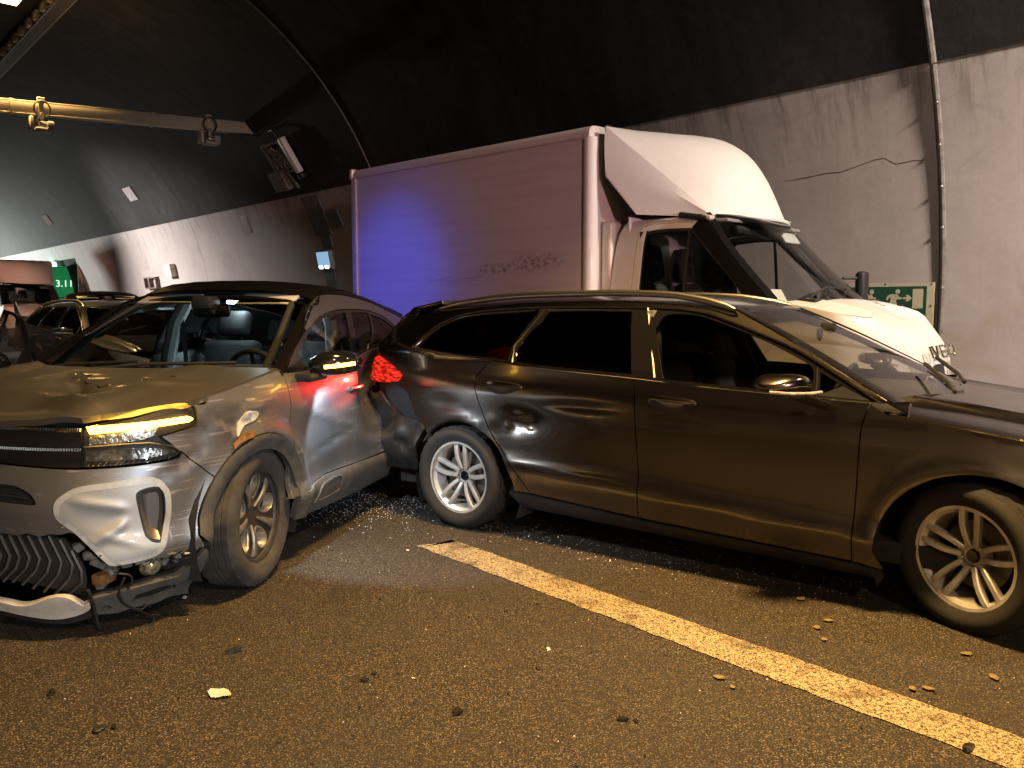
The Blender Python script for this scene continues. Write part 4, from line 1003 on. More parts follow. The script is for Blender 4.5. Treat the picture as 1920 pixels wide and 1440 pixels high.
        ins = loop([(3.774, .600), (3.735, .640), (3.673, .669), (3.55, .680), (3.419, .689), (3.365, .676), (3.330, .640), (3.313, .600), (3.311, .515), (3.330, .43), (3.350, .367), (3.385, .338), (3.46, .325), (3.557, .320), (3.590, .345), (3.640, .405), (3.700, .475), (3.768, .536)], 3)
        vent = loop([(3.458, .605), (3.452, .628), (3.430, .640), (3.385, .645), (3.350, .634), (3.335, .605), (3.330, .518), (3.340, .45), (3.350, .400), (3.370, .392), (3.400, .400), (3.420, .420), (3.432, .445), (3.447, .53)], 3)
        bpo = path([(3.24, .775), (3.27, .753), (3.459, .743), (3.668, .742), (3.731, .743), (4.048, .760), (SM-.001, .764)], [(SM-.001, .764), (SM-.001, .468)],
                   [(SM-.001, .468), (4.032, .466), (3.95, .458), (3.90, .468), (3.85, .456), (3.80, .466), (3.761, .463), (3.72, .470), (3.690, .455), (3.64, .405), (3.60, .362), (3.557, .312), (3.50, .320), (3.45, .306), (3.40, .318), (3.33, .310), (3.27, .322), (3.159, .323)],
                   [(3.159, .323), arch_o[0]], arch_o[:5], [arch_o[4], (3.24, .775)])
        ben = panel('front_bumper', fn, bpo, (PAINT_SD, PAINT_S)[k], car, [slot, vent], step=st, lip=.014)
        panel('bumper_slot', fn, slot, BLACK, ben, step=.08, off=-.035, gap=-.02, lip=0)
        strip('slot_bar', fn, [(SM-.002, .632), (4.0, .630), (3.89, .620)], .006, BLACK, ben, off=-.01)
        frame_in = inset(resample(ins, .03), .026)
        ip = panel('bumper_insert', suv_insert if k == 0 else suv_insert.right, frame_in, INSERTM, ben, [vent], step=.016 if chief else .08, off=.004, gap=0, lip=.004)
        panel('insert_frame', fn, ins, pmat('pale_insert_frame', (.50, .52, .54), .38, .3, noise=(10, .3)), ben, [frame_in], step=.03, off=.012, gap=0, lip=.012)
        v2 = inset(resample(vent, .03), .010)
        panel('vent_rim', fn, inset(resample(vent, .03), -.006), BLACK, ben, [v2], step=.03, off=.008, gap=0, lip=.03)
        vc = inset(resample(vent, .03), .012)
        cp_, cn_ = fn(vc[:, 0], vc[:, 1]); c0 = vc.mean(0)
        bm = bmesh.new(); inn = c0 + (vc-c0)*.70 + [-.012, .01]; ip_, in_ = fn(inn[:, 0], inn[:, 1])
        g = loftgrid(bm, [[Vector(p-n*.004) for p, n in zip(cp_, cn_)], [Vector(p-n*.035) for p, n in zip(ip_, in_)]], True); bm.faces.new(g[1]); obj('vent_cup', bm, pmat('vent_metal', (.20, .18, .165), .35, .6), ben)
        # lower grille with chevron slats, knocked loose
        lgo = path([(SM-.001, .462), (4.032, .458), (3.773, .443)], [(3.773, .443), (3.704, .362), (3.672, .26), (3.685, .142)], [(3.685, .142), (3.80, .200), (3.91, .232), (4.035, .245), (SM-.001, .25)], [(SM-.001, .25), (SM-.001, .462)])
        lg = panel('lower_grille', fn, lgo, BLACK, car, step=.06, off=-.045)
        for i in range(12):
            s = 4.26 - i*.048
            zt = .452 if s > 3.80 else .452 - (3.80-s)*.9; zb = .240 if s > 3.95 else .240 - (3.95-s)*.35
            pts = [(s, zt), (s-.055, zt-(zt-zb)*.42), (s-.040, zt-(zt-zb)*.66), (s+.030, zb+.006)]
            pts = [(min(max(a, 3.69), SM-.001), b) for a, b in pts]
            strip('grille_slat', fn, pts, .0075, pmat('worn_black_plastic', (.035, .034, .034), .4, noise=(22, .5, (.09, .085, .08))), lg, off=-.034, n=5, smooth=False)
        skid = path([(SM-.001, .19), (4.03, .172), (3.96, .160), (3.90, .168), (3.806, .201), (3.737, .196), (3.69, .150)], [(3.69, .150), (3.660, .165)], [(3.660, .165), (3.664, .130), (3.716, .100), (3.817, .083), (3.95, .10), (4.072, .122), (SM-.001, .135)], [(SM-.001, .135), (SM-.001, .19)])
        panel('skid_plate', fn, skid, pmat('pale_skid_plate', (.58, .56, .53), .45, .2, noise=(16, .45, (.34, .30, .25))), car, step=.04, off=.012, lip=.03)
        panel('splitter', fn, path([(SM-.001, .130), (4.07, .118), (3.817, .080), (3.716, .096), (3.66, .12)], [(3.66, .12), (3.64, .085), (3.72, .06), (3.82, .05), (4.07, .082), (SM-.001, .095)]), BLACK, car, step=.06, off=0, lip=.05)
    # torn strip of cladding hanging under the corner, with cables and the bared fog lamp
    tor = path([(3.650, .190), (3.61, .199), (3.55, .203), (3.47, .213), (3.36, .218), (3.274, .214)], [(3.274, .214), (3.215, .26), (3.167, .325)], [(3.167, .325), (3.150, .30), (3.156, .212)], [(3.156, .212), (3.16, .12), (3.145, .075)], [(3.145, .075), (3.22, .088), (3.298, .094), (3.37, .086), (3.481, .097), (3.56, .090), (3.645, .098)], [(3.645, .098), (3.650, .190)])
    hole = loop([(3.62, .13), (3.60, .142), (3.585, .13), (3.60, .118)], 3); hole2 = path([(3.47, .172), (3.36, .180), (3.27, .165)], [(3.27, .165), (3.26, .13), (3.36, .118), (3.50, .125)], [(3.50, .125), (3.47, .172)])
    ts = panel('torn_cladding', Lf, tor, CLADM, car, [hole, hole2], step=.03, off=.02, lip=.03)
    panel('torn_backing', Lf, tor, BLACK, ts, step=.05, off=-.01, lip=.02)
    bm = bmesh.new(); P, N = Lf(np.array([3.38]), np.array([.250])); p = Vector(P[0]) - Vector(N[0])*.05; nn = Vector(N[0])
    M = Matrix.Translation(p) @ nn.to_track_quat('Y', 'Z').to_matrix().to_4x4()
    lathe(bm, [(0, .030), (.02, .028), (.036, .018), (.044, 0), (.050, -.004), (.052, -.03), (.03, -.07), (0, -.07)], 24)
    for v in bm.verts: v.co = M @ v.co
    obj('fog_lamp', bm, pmat('bare_fog_lamp', (.60, .56, .38), .12, .7, coat=1, noise=(40, .7)), ts)
    def hang(nm, sz, r=.004, off=.03):
        P, N = Lf(np.array([a for a, b in sz]), np.array([max(b, .02) for a, b in sz])); bm = bmesh.new()
        pts = [Vector((p[0]+n[0]*off, p[1]+n[1]*off, max(b, .006))) for p, n, (a, b) in zip(P, N, sz)]
        tube(bm, [Vector(q) for q in catmull([tuple(x) for x in pts], 4)], r, 6); obj(nm, bm, BLACK, ts)
    hang('hanging_cable', [(3.52, .27), (3.545, .21), (3.54, .15), (3.50, .10), (3.44, .055), (3.40, .02)], .0055, .045)
    hang('hanging_cable', [(3.50, .10), (3.46, .085), (3.44, .10), (3.42, .085)], .004, .05)
    hang('hanging_cable', [(3.42, .045), (3.38, .03), (3.37, .012)], .004, .06); hang('hanging_cable', [(3.41, .03), (3.42, .012)], .0035, .07)
    hang('hanging_cable', [(3.655, .23), (3.648, .16), (3.65, .09), (3.645, .03)], .008, .03)
    hang('hanging_cable', [(3.54, .285), (3.50, .27), (3.49, .235), (3.51, .205)], .005, .02)
    hang('hanging_cable', [(3.30, .295), (3.26, .28), (3.22, .285), (3.20, .30)], .006, .0)
    for (s, z, sz, o) in ((3.66, .36, .05, -.08), (3.62, .31, .06, -.10), (3.57, .27, .045, -.06), (3.50, .29, .05, -.09), (3.25, .27, .05, -.05), (3.30, .25, .04, -.07), (3.72, .40, .05, -.09), (3.62, .22, .05, -.06)):
        P, N = Lf(np.array([s]), np.array([z])); bm = bmesh.new(); rbox(bm, Vector(P[0]+N[0]*o), (sz, sz*1.3, sz*.8), .008, 1, Matrix.Rotation(s*7, 3, 'Z') @ Matrix.Rotation(z*9, 3, 'X'))
        obj('broken_bracket', bm, pmat('grey_broken_plastic', (.075, .075, .078), .5, noise=(30, .6, (.22, .21, .2))), car)
    bm = bmesh.new(); P, N = Lf(np.array([3.60]), np.array([.245])); rbox(bm, Vector(P[0]-N[0]*.05), (.09, .06, .05), .01); obj('rusty_bracket', bm, pmat('rusty_metal', (.30, .15, .06), .7, .4, noise=(14, .6)), car)
    rs = random.Random(5)
    for i in range(26):
        s = 3.20 + .55*rs.random(); z = (.325 if s < 3.56 else .325 + (s-3.56)*1.05) + rs.uniform(-.022, .004); L = rs.uniform(.02, .06)
        P, N = Lf(np.array([s]), np.array([z])); bm = bmesh.new(); M = Matrix.Translation(Vector(P[0]) + Vector(N[0])*rs.uniform(-.02, .006)) @ Matrix.Rotation(rs.uniform(0, 6.28), 4, 'Z') @ Matrix.Rotation(rs.uniform(-.8, .8), 4, 'X')
        prism(bm, [(-L*.5, 0), (L*.2, -L*.16), (L*.55, L*.02), (-L*.1, L*.2)], -.002, .002, M); obj('plastic_splinter', bm, (MATS['grey_broken_plastic'], CLADM, PAINT_SD)[i % 3], car, smooth=False)
    # torn fender edge: bare pale strip over the arch and a rusty bracket
    sc = loop([(2.945, .803), (2.915, .862), (2.865, .912), (2.80, .912), (2.765, .90), (2.79, .868), (2.87, .850), (2.90, .83)], 3)
    panel('torn_fender_edge', Lf, sc, pmat('bare_white_plastic', (.62, .60, .57), .55, noise=(30, .5)), car, step=.025, off=.010, lip=.008, gap=0)
    panel('arch_bracket', Lf, path([(2.985, .775), (2.93, .805), (2.84, .812)], [(2.84, .812), (2.86, .785), (2.94, .775), (2.985, .745)], [(2.985, .745), (2.985, .775)]), MATS['rusty_metal'], car, step=.03, off=.026, lip=.01, gap=0)
    panel('side_reflector_chip', Lf, path([(2.573, .933), (2.555, .975), (2.515, .993), (2.49, .98), (2.462, .936)], [(2.462, .936), (2.573, .933)]), pmat('red_sticker', (.55, .02, .02), .3, emit=(1, .05, .03), estr=.25), car, step=.03, off=.003, lip=.002, gap=0) if False else None
    # glass, roof, bonnet
    roofo = [(x, -y) for x, y, z in jr] + [(1.77, -.35), (1.79, 0), (1.77, .35)] + [(x, y) for x, y, z in jr[::-1]]
    panel('roof', suv_roof, roofo, pmat('black_roof_paint', (.016, .015, .016), .22, coat=.8, noise=(300, .2)), car, step=.10, gap=.001)
    ss = [(x, -y+.004) for x, y, z in js] + [(2.60, -.42), (2.66, -.15), (2.665, 0), (2.66, .15), (2.60, .42)] + [(x, y-.004) for x, y, z in js[::-1]]
    panel('windscreen', suv_screen, ss, CLEAR, car, step=.10, gap=.002, lip=.004, off=-.006)
    for sg in (-1, 1):
        pil = [(x, sg*(y-.002)) for x, y, z in js] + [(x, sg*(y-.062)) for x, y, z in js[::-1]]
        panel('screen_pillar', suv_screen, pil, MATS['black_roof_paint'], car, step=.06, gap=0, lip=.02, off=.004)
    pil = [(1.79, -.62), (1.80, 0), (1.79, .62), (1.815, .62), (1.835, 0), (1.815, -.62)]
    panel('screen_header', suv_screen, pil, MATS['black_roof_paint'], car, step=.08, gap=0, lip=.02, off=.003)
    hoodo = [(x, -y+.003) for x, y, z in jh] + [(3.186, -.80), (3.379, -.66), (3.519, -.53), (3.592, -.18), (3.60, 0), (3.592, .18), (3.519, .53), (3.379, .66), (3.186, .80)] + [(x, y-.003) for x, y, z in jh[::-1]] + [(2.62, .62), (2.74, .42), (2.80, .2), (2.815, 0), (2.80, -.2), (2.74, -.42), (2.62, -.62)]
    panel('bonnet', suv_hood, hoodo, PAINT_SB, car, step=.026, edge=.026, lip=.03)
    cow = [(2.50, -.70), (2.60, -.42), (2.66, 0), (2.60, .42), (2.50, .70), (2.60, .66), (2.75, .42), (2.83, 0), (2.75, -.42), (2.60, -.66)]
    panel('cowl', Top(lambda x, y: 1.085 - .05*np.abs(y)**2 + 0*x - .03*(x-2.6)), cow, BLACK, car, step=.08, lip=.02)
    bm = bmesh.new(); tube(bm, [(2.74, -.15, 1.095), (2.62, .12, 1.118), (2.50, .60, 1.125)], .010, 6); tube(bm, [(2.70, -.62, 1.075), (2.64, -.35, 1.11), (2.58, .05, 1.13)], .010, 6); obj('wiper', bm, BLACK, car)
    # cabin
    bm = bmesh.new(); rbox(bm, (1.0, 0, .30), (3.0, 1.5, .10), 0); rbox(bm, (2.95, 0, .60), (.75, 1.25, .55), .05); rbox(bm, (-.25, 0, .6), (.5, 1.3, .5), .05); obj('floor_pan', bm, DARKIN, car)
    seat(car, 1.42, .37, .50); seat(car, 1.42, -.37, .50)
    for y in (-.42, 0, .42): seat(car, .66, y, .42, w=.40)
    bm = bmesh.new(); rbox(bm, (2.28, 0, .92), (.62, 1.36, .22), .07, 3); rbox(bm, (2.10, .38, 1.03), (.22, .40, .10), .04, 3); obj('dashboard', bm, DARKIN, car)
    steering(car, 1.92, .37, .99)
    bm = bmesh.new(); rbox(bm, (1.84, 0, 1.40), (.03, .26, .08), .025, 2); rbox(bm, (1.90, 0, 1.45), (.12, .14, .08), .02); obj('rear_view_mirror', bm, BLACK, car)
    bm = bmesh.new(); rbox(bm, (1.32, 0, 1.49), (.66, .80, .02), .008); obj('headliner', bm, LINER, car)
    for y, a in ((.36, 28), (-.36, 20)):
        bm = bmesh.new(); rbox(bm, (1.76, y, 1.475), (.16, .40, .016), .007, 2, Matrix.Rotation(R(a), 3, 'Y')); obj('sun_visor', bm, LINER, car)
    for sg in (-1, 1):
        bm = bmesh.new(); tube(bm, [(1.36, sg*.54, 1.46), (1.40, sg*.61, 1.30), (1.45, sg*.64, 1.05), (1.45, sg*.62, .6)], .05, 8); obj('inner_pillar', bm, LINER, car)
        bm = bmesh.new(); tube(bm, [(1.39, sg*.56, 1.34), (1.36, sg*.56, 1.05), (1.40, sg*.60, .7)], .018, 4); obj('seat_belt', bm, DARKIN, car)
        bm = bmesh.new(); tube(bm, [(1.80, sg*.545, 1.445), (2.10, sg*.64, 1.27), (2.38, sg*.70, 1.08)], .022, 8); obj('inner_pillar', bm, DARKIN, car)
    # deployed curtain airbag cloth behind the driver's window
    bm = bmesh.new(); rows = []
    for i in range(12):
        x = .85 + i*.045; rows.append([(x, .50+.022*math.sin(j*1.7+i)+.03*math.sin(j*.6), 1.43-.030*j+.008*math.sin(i*1.3)) for j in range(9)])
    loftgrid(bm, rows); obj('curtain_airbag', bm, pmat('white_airbag_cloth', (.62, .63, .64), .85, noise=(9, .3)), car, angle=80)
    for y, x, z in ((.16, 1.42, 1.472), (-.30, 1.08, 1.472)):
        bm = bmesh.new(); rbox(bm, (x, y, z-.012), (.08, .16, .03), .008); obj('dome_light', bm, BLUEW, car)
        l = light('POINT', 'cabin_lamp', (0, 0, 0), 3.2, (.72, .92, 1.0), shadow_soft_size=.04); l.parent = car; l.location = (x, y, z-.05)
    for x, sg, st_ in ((0, -1, 0), (0, 1, 0), (2.73, -1, 7), (2.73, 1, 7)):
        make_wheel(car, (x, sg*.768, .358), sg, st_, .358, .240, .225, 'petal', RUBBER_DUSTY)
        well(car, x+(.035 if x else .02), .36, .46, sg*.50, sg*.84)
    # approach lamp under the left mirror
    l = light('SPOT', 'approach_lamp', (0, 0, 0), 50, (.80, .90, 1.0), spot_size=R(110), spot_blend=.2, shadow_soft_size=.02); l.parent = car; l.location = (2.20, .985, 1.018); l.rotation_euler = Vector((-.62, .22, -1.0)).to_track_quat('-Z', 'Y').to_euler()
    # amber spill from the strip
    return car
PAINT_SB = pmat('grey_bonnet_paint', (.27, .265, .255), .30, .9, .5, noise=(6, .35, (.19, .175, .15)))
suv = build_suv()
# ================================================================ box truck
TRK = (.7203, 7.6001, -42.77)
TW = 1.07                                            # cab centre line, from the near side
_tp = pch([0, .5, .9, 1.2, 1.45, 1.6, 2.0, 2.15, 2.25, 2.4], [-.06, -.01, 0, 0, -.012, -.03, -.095, -.135, -.20, -.4])
_tf = pch([0, .4, .7, .95, 1.1, 1.25, 1.4, 1.6], [-.06, -.03, 0, -.02, -.07, -.20, -.5, -1.])
T_PLAN = [(2.79, 0), (2.775, .35), (2.70, .60), (2.54, .80), (2.27, .93), (1.8, .965), (1.0, .97), (.5, .97), (.2, .97), (.12, .96), (.1, .8), (.1, 0)]
truck_side = Body(T_PLAN, lambda x, z: _tp(z) + .03*gauss(np.hypot(x-1.95, z-.36), .47, .06), lambda x, y, z: _tf(z), lambda x, y, z: _tp(z))
_tws = pch([1.15, 1.33, 1.6, 1.85, 2.1, 2.2], [2.30, 2.195, 1.93, 1.69, 1.46, 1.36])
truck_screen = Top(lambda x, y: _tws(x + .38*np.abs(y)**2.2))
_th = pch([1.6, 2.0, 2.25, 2.44, 2.62, 2.72, 2.79, 2.83, 2.88], [1.535, 1.495, 1.450, 1.395, 1.30, 1.21, 1.09, .98, .75])
truck_hood = Top(lambda x, y: _th(x + .16*np.abs(y)**2.2) - .05*np.abs(y)**2.5 + .012*gauss(np.abs(y), .62-.1*(x-2), .06))
_tr = pch([.1, .3, .8, 1.2, 1.4], [2.24, 2.265, 2.265, 2.225, 2.17])
truck_roof = Top(lambda x, y: _tr(x + .10*np.abs(y)**2) - .06*np.abs(y/.85)**3)
WHITE = pmat('white_paint', (.66, .65, .62), .35, coat=.4, noise=(5, .25, (.52, .50, .46)))
WHITEG = pmat('white_fibreglass', (.68, .675, .65), .45, coat=.15, noise=(14, .2, (.55, .53, .50)))
def box_panel_mat():
    m = pmat('white_box_panel', (.60, .59, .60), .5, spec=.3); n, l = nodes(m); b = n['Principled BSDF']
    tc = n.new('ShaderNodeTexCoord'); v = tc.outputs['Object']
    mp = n.new('ShaderNodeMapping'); mp.inputs['Scale'].default_value = (.5, 1, 9); l.new(v, mp.inputs[0])
    st = mapr(n, l, noise(n, l, mp.outputs[0], 1.6, 6, .6), .45, .75, 0, .5)
    c = mixc(n, l, st, (.60, .59, .60), (.46, .44, .45))
    # sooty scrapes along the lower third and one long scratch
    sx = n.new('ShaderNodeSeparateXYZ'); l.new(v, sx.inputs[0])
    def band(axis, a, b, w):
        u = mapr(n, l, sx.outputs[axis], a-w, a+w); d = mapr(n, l, sx.outputs[axis], b-w, b+w, 1, 0)
        q = n.new('ShaderNodeMath'); q.operation = 'MULTIPLY'; l.new(u, q.inputs[0]); l.new(d, q.inputs[1]); return q.outputs[0]
    def mul(a, b):
        q = n.new('ShaderNodeMath'); q.operation = 'MULTIPLY'; l.new(a, q.inputs[0]); l.new(b, q.inputs[1]); return q.outputs[0]
    mp2 = n.new('ShaderNodeMapping'); mp2.inputs['Scale'].default_value = (12, 1, 16); l.new(v, mp2.inputs[0])
    gr = mapr(n, l, noise(n, l, mp2.outputs[0], 1.5, 5, .7), .46, .60)
    c = mixc(n, l, mul(mul(band(0, -.92, -.38, .14), band(2, 1.80, 1.92, .05)), gr), c, (.10, .09, .085))
    c = mixc(n, l, mul(mul(band(0, -1.45, -.92, .12), band(2, 1.77, 1.85, .03)), gr), c, (.20, .18, .17))
    mp3 = n.new('ShaderNodeMapping'); mp3.inputs['Scale'].default_value = (3, 1, 120); l.new(v, mp3.inputs[0])
    ln = mapr(n, l, noise(n, l, mp3.outputs[0], 1.0, 3, .6), .50, .60)
    c = mixc(n, l, mul(mul(band(0, -2.3, -1.35, .15), band(2, 1.70, 1.74, .02)), ln), c, (.18, .16, .15))
    l.new(c, b.inputs['Base Color'])
    bp = n.new('ShaderNodeBump'); bp.inputs['Strength'].default_value = .25; bp.inputs['Distance'].default_value = .02; l.new(noise(n, l, mp.outputs[0], .8, 3), bp.inputs['Height']); l.new(bp.outputs[0], b.inputs['Normal'])
    return m
def letter(parent, name, strokes, mat, P0, U, V, N, h, w, r):
    for k, st in enumerate(strokes):
        bm = bmesh.new(); tube(bm, [P0 + U*(x*w) + V*(z*h) + N*.008 for x, z in st], r, 6); obj(name, bm, mat, parent)
def build_truck():
    t = thing('box_truck', 'white box truck with a wind deflector over the cab, behind the dark estate car', 'truck', (TRK[0], TRK[1], 0), R(TRK[2]))
    BL, BW, Z0, Z1 = 3.66, 2.15, .95, 3.1
    BP = box_panel_mat(); TRIM = pmat('cargo_box_trim', (.60, .57, .50), .4, .2, noise=(12, .4, (.40, .36, .30)))
    # cargo box: side panels, roof cap, posts
    bm = bmesh.new(); rbox(bm, (-BL/2, .016, (Z0+2.98)/2), (BL-.16, .030, 2.98-Z0), .003, 1); obj('side_panel', bm, BP, t)
    bm = bmesh.new(); rbox(bm, (-BL/2, BW-.016, (Z0+2.98)/2), (BL-.16, .030, 2.98-Z0), .003, 1); obj('side_panel', bm, BP, t)
    bm = bmesh.new(); rows = []
    for x in (-BL-.01, -BL+.002, .0, .012):
        e = .012 if x in (-BL-.01, .012) else 0
        rows.append([(x, y, z) for y, z in [(-.012+e, 2.972), (-.016+e, 3.02), (.0+e, 3.065-e), (.03, 3.09-e), (.08, 3.10-e), (.16, 3.104-e), (BW/2, 3.115-e), (BW-.16, 3.104-e), (BW-.08, 3.10-e), (BW-.03, 3.09-e), (BW-e, 3.065-e), (BW+.016-e, 3.02), (BW+.012-e, 2.972)]])
    g = loftgrid(bm, rows); bm.faces.new(g[0]); bm.faces.new(g[-1]); obj('roof_cap', bm, WHITEG, t)
    for y in (.0, BW):
        bm = bmesh.new(); rbox(bm, (-BL+.035, y, (Z0+2.99)/2), (.09, .05, 2.99-Z0), .012); obj('rear_post', bm, TRIM, t)
        bm = bmesh.new(); tube(bm, [(-.025, y+(.05 if y == 0 else -.05), Z0), (-.025, y+(.05 if y == 0 else -.05), 2.99)], .075, 16); obj('front_post', bm, WHITEG, t)
        bm = bmesh.new(); tube(bm, [(-BL, y-.012+(.024 if y else 0), 2.985), (0, y-.012+(.024 if y else 0), 2.985)], .012, 6); obj('edge_bead', bm, TRIM, t)
    bm = bmesh.new(); rbox(bm, (-.01, BW/2, (Z0+2.98)/2), (.06, BW-.12, 2.98-Z0), .01); obj('front_wall', bm, WHITE, t)
    bm = bmesh.new(); rbox(bm, (-BL+.01, BW/2, (Z0+2.98)/2), (.05, BW-.1, 2.98-Z0), .01); obj('rear_door', bm, WHITE, t)
    bm = bmesh.new(); rbox(bm, (-BL/2, BW/2, Z0-.03), (BL, BW-.02, .07), .01); obj('box_floor', bm, TRIM, t)
    for y in (.10, BW-.10):
        bm = bmesh.new(); rbox(bm, (-BL-.03, y, 1.95), (.03, .03, 1.9), .006); obj('door_bar', bm, SATIN, t)
    bm = bmesh.new(); rbox(bm, (-BL-.012, .02, 3.04), (.06, .10, .13), .02); obj('corner_cap', bm, TRIM, t)
    bm = bmesh.new(); rbox(bm, (-.9, TW, .62), (5.2, .80, .16), .01); obj('chassis', bm, BLACK, t)
    # cab
    fn = [shift(truck_side.right, (0, TW, 0)), shift(truck_side, (0, TW, 0))]
    xr = list(np.linspace(.25, 1.05, 6)); jr = [joint(truck_roof, truck_side, x, .4) for x in xr]
    xs = list(np.linspace(1.06, 1.78, 9)); js = [joint(truck_screen, truck_side, x, .4) for x in xs]
    sh = list(np.linspace(1.82, truck_side.smax-.001, 22)); jh = []; jsz = []
    for s in sh:
        lo, hi = .8, 1.6
        for _ in range(40):
            md = (lo+hi)/2; P = truck_side.raw(np.array(s), np.array(md))
            if float(truck_hood.H(P[0], P[1])) > md: lo = md
            else: hi = md
        P = truck_side.raw(np.array(s), np.array(lo)); jh.append((float(P[0]), float(P[1]), lo)); jsz.append((s, lo))
    kf = max(i for i, s in enumerate(sh) if s < 2.75)
    dtop = [(.48, 1.60), (.485, 2.06), (.53, 2.105), (.70, 2.115), (.96, 2.105), (1.06, 2.08)]
    win = path([(.50, 1.47), (.49, 1.62), (.49, 2.02)], [(.49, 2.02), (.50, 2.065), (.54, 2.08)], [(.54, 2.08), (.75, 2.092), (.93, 2.088)], [(.93, 2.088), (.93, 1.44)], [(.93, 1.44), (.50, 1.47)])
    winq = path([(.955, 2.088), (.985, 2.06), (1.18, 1.86), (1.40, 1.64), (1.56, 1.44)], [(1.56, 1.44), (.955, 1.44)], [(.955, 1.44), (.955, 2.088)])
    door = path([(.40, .80), (.40, 1.5), (.405, 2.05)], [(.405, 2.05), (.44, 2.14), (.54, 2.165)], [(.54, 2.165), (.80, 2.170), (.99, 2.155)], [(.99, 2.155), (1.07, 2.09), (1.65, 1.45)], [(1.65, 1.45), (1.62, 1.1), (1.56, .80)], [(1.56, .80), (.40, .80)])
    rear = path([(.12, .55), (.12, 1.5), (.16, 2.0), (.20, 2.12), (jr[0][0], jr[0][2])], [(j[0], j[2]) for j in jr], [(jr[-1][0], jr[-1][2]), (js[0][0], js[0][2])], [(j[0], j[2]) for j in js], [(js[-1][0], js[-1][2]), (1.72, 1.40)], [(1.72, 1.40), (1.66, 1.1), (1.60, .80)], [(1.60, .80), (1.55, .62)], [(1.55, .62), (1.3, .5), (.12, .55)])
    fen = path([(1.665, 1.44), (1.64, 1.1), (1.585, .80), (1.56, .62)], arc(1.95, .36, .47, 145, 35, 10), [(2.34, .62), (2.70, .66), (2.95, .72)], [(2.95, .72), (2.93, .95), jsz[kf]], [(a, b-.004) for a, b in jsz[kf::-1]], [(jsz[0][0], jsz[0][1]-.004), (1.665, 1.44)])
    SM = truck_side.smax
    face = path([(2.95, .72), (2.93, .95), jsz[kf]], [(a, b-.004) for a, b in jsz[kf:]], [(SM-.001, jsz[-1][1]-.004), (SM, .35)], [(SM, .35), (2.90, .35)], [(2.90, .35), (2.95, .72)])
    for k in (0, 1):
        f = fn[k]; sg = -1 if k == 0 else 1
        panel('cab_side', f, rear, WHITE, t, [door], step=.06)
        d = panel('cab_door', f, door, WHITE, t, [path(dtop, [(1.06, 2.08), (1.62, 1.44)], [(1.62, 1.44), (.50, 1.455)], [(.50, 1.455), (.48, 1.60)])], step=.05)
        panel('window_seal', f, path(dtop, [(1.06, 2.08), (1.62, 1.44)], [(1.62, 1.44), (.50, 1.455)], [(.50, 1.455), (.48, 1.60)]), BLACK, d, [win, winq], step=.05, gap=0, off=-.004)
        panel('side_window', f, win, glass('cab_glass', (.86, .88, .87)), d, step=.1, gap=-.012, off=-.012, lip=.003)
        panel('quarter_window', f, winq, MATS['cab_glass'], d, step=.1, gap=-.012, off=-.012, lip=.003)
        panel('cab_fender', f, fen, WHITE, t, step=.05)
        panel('cab_front', f, face, WHITE, t, step=.06)
        panel('headlight', f, loop([(2.85, 1.06), (3.0, 1.00), (3.2, .92), (3.15, .80), (2.98, .80), (2.90, .92)], 4), CLEARL, t, step=.06, off=.006)
        panel('grille', f, path([(3.3, .95), (SM, .96)], [(SM, .96), (SM, .76)], [(SM, .76), (3.26, .76)], [(3.26, .76), (3.3, .95)]), BLACK, t, step=.08, off=.004)
        panel('bumper', f, path([(2.42, .60), (2.95, .70), (SM, .70)], [(SM, .70), (SM, .30)], [(SM, .30), (2.5, .32), (2.42, .60)]), pmat('grey_bumper', (.10, .10, .10), .6), t, step=.1, off=.02)
        for (x, z, w) in ((1.95, .36, 0),):
            well(t, x, .36, .47, TW+sg*.55, TW+sg*.93)
        pil = [(x, sg*(y-.002)) for x, y, z in js] + [(x, sg*(y-.07)) for x, y, z in js[::-1]]
        panel('screen_pillar', shift(truck_screen, (0, TW, 0)), pil, GLOSSB, t, step=.06, gap=0, lip=.03, off=.005)
        # roof marker lamp in its black pod
        bm = bmesh.new(); y = TW+sg*.80; z = float(truck_roof.H(np.array(.98), np.array(.80)))
        rbox(bm, (.96, y, z+.012), (.30, .10, .055), .025, 3, Matrix.Rotation(R(10), 3, 'Y')); pod = obj('marker_pod', bm, BLACK, t)
        bm = bmesh.new(); rbox(bm, (1.09, y, z-.004), (.10, .088, .048), .02, 3, Matrix.Rotation(R(14), 3, 'Y')); obj('marker_lamp', bm, CLEARL, pod)
        cov = path([(.965, 2.115), (1.22, 1.85), (1.48, 1.575), (1.58, 1.38)], [(1.58, 1.38), (js[-1][0], js[-1][2]-.06)], [(j[0], j[2]) for j in js[::-1]], [(js[0][0], js[0][2]), (.965, 2.115)])
        panel('pillar_cover', f, cov, pmat('black_pillar', (.004, .004, .004), .6, spec=.15), t, step=.06, gap=0, off=.005, lip=.006)
        strip('door_drip', f, [(.44, 2.16), (.60, 2.195), (.95, 2.19)], .006, WHITE, t, off=.004)
        # door mirror
        if k == 0: continue
        bm = bmesh.new(); rbox(bm, (1.74, TW+sg*1.13, 1.60), (.09, .16, .34), .035, 3); mr = obj('door_mirror', bm, BLACK, t)
        bm = bmesh.new(); rbox(bm, (1.695, TW+sg*1.13, 1.60), (.006, .13, .29), .002, 1); obj('mirror_glass', bm, pmat('mirror', (.8, .8, .8), .03, 1.), mr)
        bm = bmesh.new(); tube(bm, [(1.66, TW+sg*.95, 1.50), (1.72, TW+sg*1.08, 1.50)], .02, 8); tube(bm, [(1.62, TW+sg*.93, 1.70), (1.72, TW+sg*1.08, 1.70)], .014, 8); obj('mirror_arm', bm, BLACK, mr)
